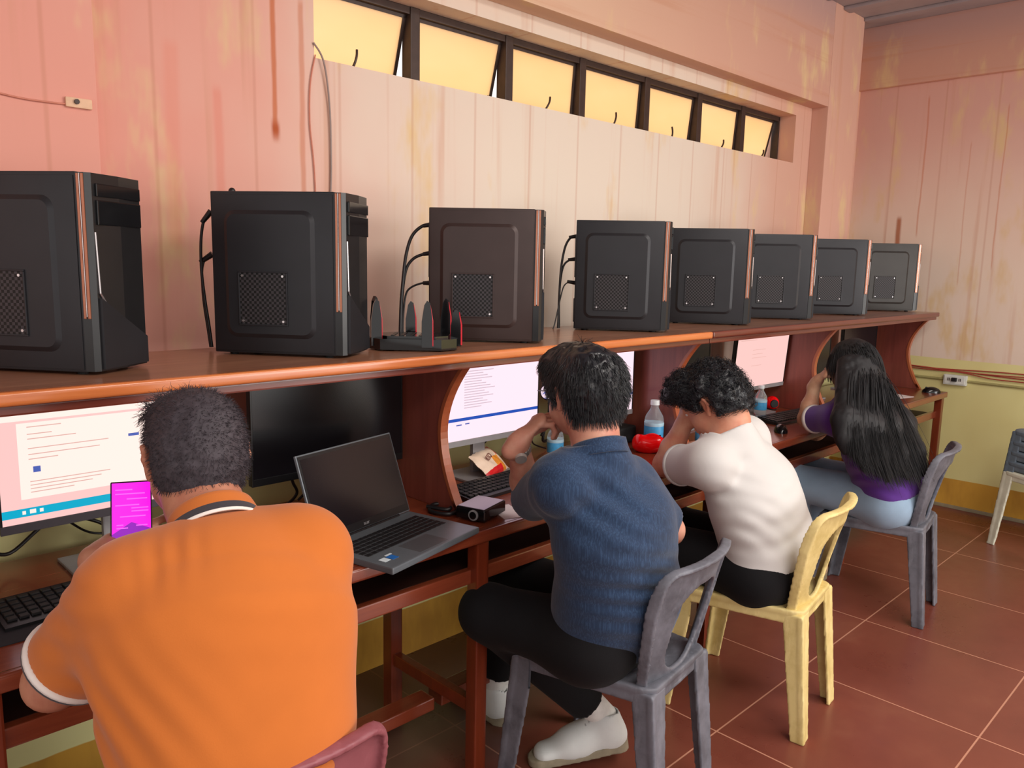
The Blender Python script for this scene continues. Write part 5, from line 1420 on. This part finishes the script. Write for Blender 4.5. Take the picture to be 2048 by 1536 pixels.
V2, F2 = strands(rt - nr * 0.006, nr, 11, 0.0062, 0.0014, curl_b)
p.put('hair', *joinVF([(V, F), (V2, F2)]), M_hair_blue)

# ---------------------------------------------------------------- long-haired woman
J = {}
J['head'] = at(1702, 735, 3.50); J['hM'] = rotm(R(14), R(20), R(0)); J['hs'] = 0.97
J['neck'] = at(1728, 812, 3.47); J['shL'] = at(1678, 838, 3.40)
J['shR'] = J['shL'] + unit(A_(0.985, 0.17, 0.03)) * 0.30
J['chest'] = at(1752, 892, 3.46); J['waist'] = at(1782, 965, 3.46)
hipset(J, A_(3.585, 1.22, 0.515), R(-8), A_(3.43, 1.62, 0.53), A_(3.66, 1.64, 0.53), A_(3.50, 1.55, 0.10), A_(3.70, 1.58, 0.10), A_(3.46, 1.70, 0.03), A_(3.68, 1.74, 0.03))
J['elL'] = at(1612, 838, 3.62); J['wrL'] = at(1632, 765, 3.58)
J['elR'] = J['shR'] + A_(0.06, 0.2, -0.16); J['wrR'] = J['elR'] + A_(-0.05, 0.22, 0.0)
J['arm_r'] = 0.86; J['leg_r'] = 0.98
J['hands'] = [hand_prims(J['wrL'], at(1656, 741, 3.52) - J['wrL'], A_(0.5, -0.1, -0.8), -1, (45, 65, 45), (0.7, 0.3, 0.5), 0.92),
              hand_prims(J['wrR'], A_(-0.1, 1, 0.0), A_(0, 0, -1), -1, (15, 25, 20), (0.6, 0.7, 0.1), 0.92)]
p = Person('woman with long black hair in a purple shirt and pale blue jeans', SK4, J, 0.90)
p.body()
M_purp = fabric('purple_cotton', (92, 52, 140), 0.12, 0.85, 0.1)
fW = lambda P: folds(P, 7.0, 0.006, (1, 1, 1.4), 2.0) + crease(P, at(1720, 930, 3.35), None, A_(0.4, 0, 1), 0.05, 0.005, 0.16, 2.0)
lo = [tub(J['chest'] - p.up * 0.06, J['pelvis'] + p.up * 0.05, p.right, p.fwd, (0.15, 0.112), (0.165, 0.125), 0.05)]
sh = shirt(p, 'shirt', M_purp, 0.014, (0.72, 0.72), (J['pelvis'] + A_(0, 0, 0.03), -p.up), 0.062, fold=fW, h=0.0075, loose=lo)
ring(p, 'sleeve_cuff', M_band_w, 'L', 0.735, 0.062, 0.013, 0.003, sh)
M_jean = fabric('pale_blue_denim', (146, 172, 196), 0.14, 0.85, 0.2)
trousers(p, M_jean, 0.012, (J['pelvis'] + A_(0, 0, 0.11), A_(0, -0.15, 1)), 0.0085, 0.98, lambda P: folds(P, 8.0, 0.006))
eyes(p); glasses(p, plain('dark_frame_thin', (40, 32, 36), 0.3), M_clear)
for s in 'LR': shoe(p, s, plain('beige_shoe', (196, 170, 140), 0.6), M_sole, J['an' + s] * A_(1, 1, 0) + A_(0.01, -0.05, 0.002), J['toe' + s] * A_(1, 1, 0) + A_(0, 0.03, 0.002), A_(0, 0, 1))
V, F = hair_cap(p, 0.016, lambda L: np.maximum(np.where(L[..., 1] > 0.02, 0.03 + (L[..., 1] - 0.02) * 0.55, -0.5) - L[..., 2], -0.2), 0.006, (40, 0.005), [(0, -0.05, -0.05, (0.07, 0.06, 0.09))])
Mh = J['hM']; hd = J['head']
# hair curtain over the back, built as a draped volume plus strands
ends = [at(1690, 905, 3.22), at(1730, 940, 3.22), at(1775, 960, 3.24), at(1815, 955, 3.28), at(1850, 948, 3.34)]
tops = [hd + 0.09 * (math.sin(a) * Mh[0] - math.cos(a) * Mh[1]) + 0.01 * Mh[2] for a in np.linspace(-1.12, 1.5, 5)]
mids = [at(1688, 840, 3.27), at(1712, 845, 3.28), at(1745, 850, 3.29), at(1778, 850, 3.34), at(1806, 846, 3.42)]
hp = []
for a, b_, c in zip(tops, mids, ends):
    hp += [cap(a, b_, 0.038, 0.042, 0.05), cap(b_, lerp(b_, c, 0.55), 0.042, 0.034, 0.05), cap(lerp(b_, c, 0.55), c, 0.034, 0.012, 0.04)]
V1, F1 = sdf_mesh(hp, 0.007, 0.0, post=lambda P, D: D + 0.006 * vnoise(P * np.array([60, 60, 9])) + 0.004 * vnoise(P * np.array([120, 120, 14]) + 3), pad=0.03)
# strands follow the three rows of control points
def lane(u, tt):
    k = np.clip(u * 4, 0, 3.999); i = k.astype(int); f = (k - i)[:, None]
    def rowv(rw): rw = np.array(rw); return rw[i] * (1 - f) + rw[i + 1] * f
    a, b_, c = rowv(tops), rowv(mids), rowv(ends)
    t_ = tt
    return (1 - t_) ** 2 * a + 2 * t_ * (1 - t_) * (2 * b_ - 0.5 * (a + c)) + t_ ** 2 * c
NS = 3600; u = rng.random(NS); n_seg = 16
outw = -CM[2] * 0.6 + A_(0, -0.5, 0.1); offs = rng.random((NS, 1)) * 0.034 * outw / np.linalg.norm(outw) + rng.normal(0, 0.013, (NS, 3)); ln = 0.72 + 0.36 * rng.random((NS, 1))
ctr = np.stack([lane(u, np.minimum(ln * k / n_seg, 1.12)) + offs * min(1, 0.35 + k / 5) + 0.006 * np.sin(k * 0.5 + u * 60)[:, None] * np.array([1, 0.3, 0]) * (k / n_seg) for k in range(n_seg + 1)], 1)
rt0 = ctr[:, 0] + 0.0
seq = [ctr[:, k + 1] - ctr[:, k] for k in range(n_seg)]
class _L: pass
pts = ctr
def strand_from(pts, r0):
    N, m, _ = pts.shape
    tan = np.gradient(pts, axis=1); tan /= np.linalg.norm(tan, axis=2, keepdims=True) + 1e-9
    x = np.cross(tan, np.array([0.37, 0.61, 0.70])); x /= np.linalg.norm(x, axis=2, keepdims=True) + 1e-9; y = np.cross(tan, x)
    rr = r0 * np.linspace(1, 0.3, m)[None, :, None]
    V = np.stack([pts + rr * (math.cos(2 * PI * q / 3) * x + math.sin(2 * PI * q / 3) * y) for q in range(3)], 2).reshape(-1, 3)
    b = (np.arange(N) * m * 3)[:, None, None]; k = (np.arange(m - 1) * 3)[None, :, None]; q = np.arange(3)[None, None, :]; q2 = (q + 1) % 3
    return V, np.stack([b + k + q, b + k + q2, b + k + 3 + q2, b + k + 3 + q], -1).reshape(-1, 4)
V2, F2 = strand_from(pts, 0.0016)
rt, nr = surf_sample(V, F, 3000)
crown = hd + 0.03 * Mh[1] + 0.13 * Mh[2]
def flowW(P):
    v = P - crown; v = v - (v @ nrN[:, :, None])[:, :, 0] * 0 if False else v
    return v / (np.linalg.norm(v, axis=1, keepdims=True) + 1e-6)
d0 = flowW(rt) + nr * 0.12
V3, F3 = strands(rt - nr * 0.002, d0, 7, 0.014, 0.0013, lambda P, d, k: d * 0.8 + A_(0, -0.02, -0.35))
p.put('hair', *joinVF([(V, F), (V1, F1), (V2, F2), (V3, F3)]), M_hair)
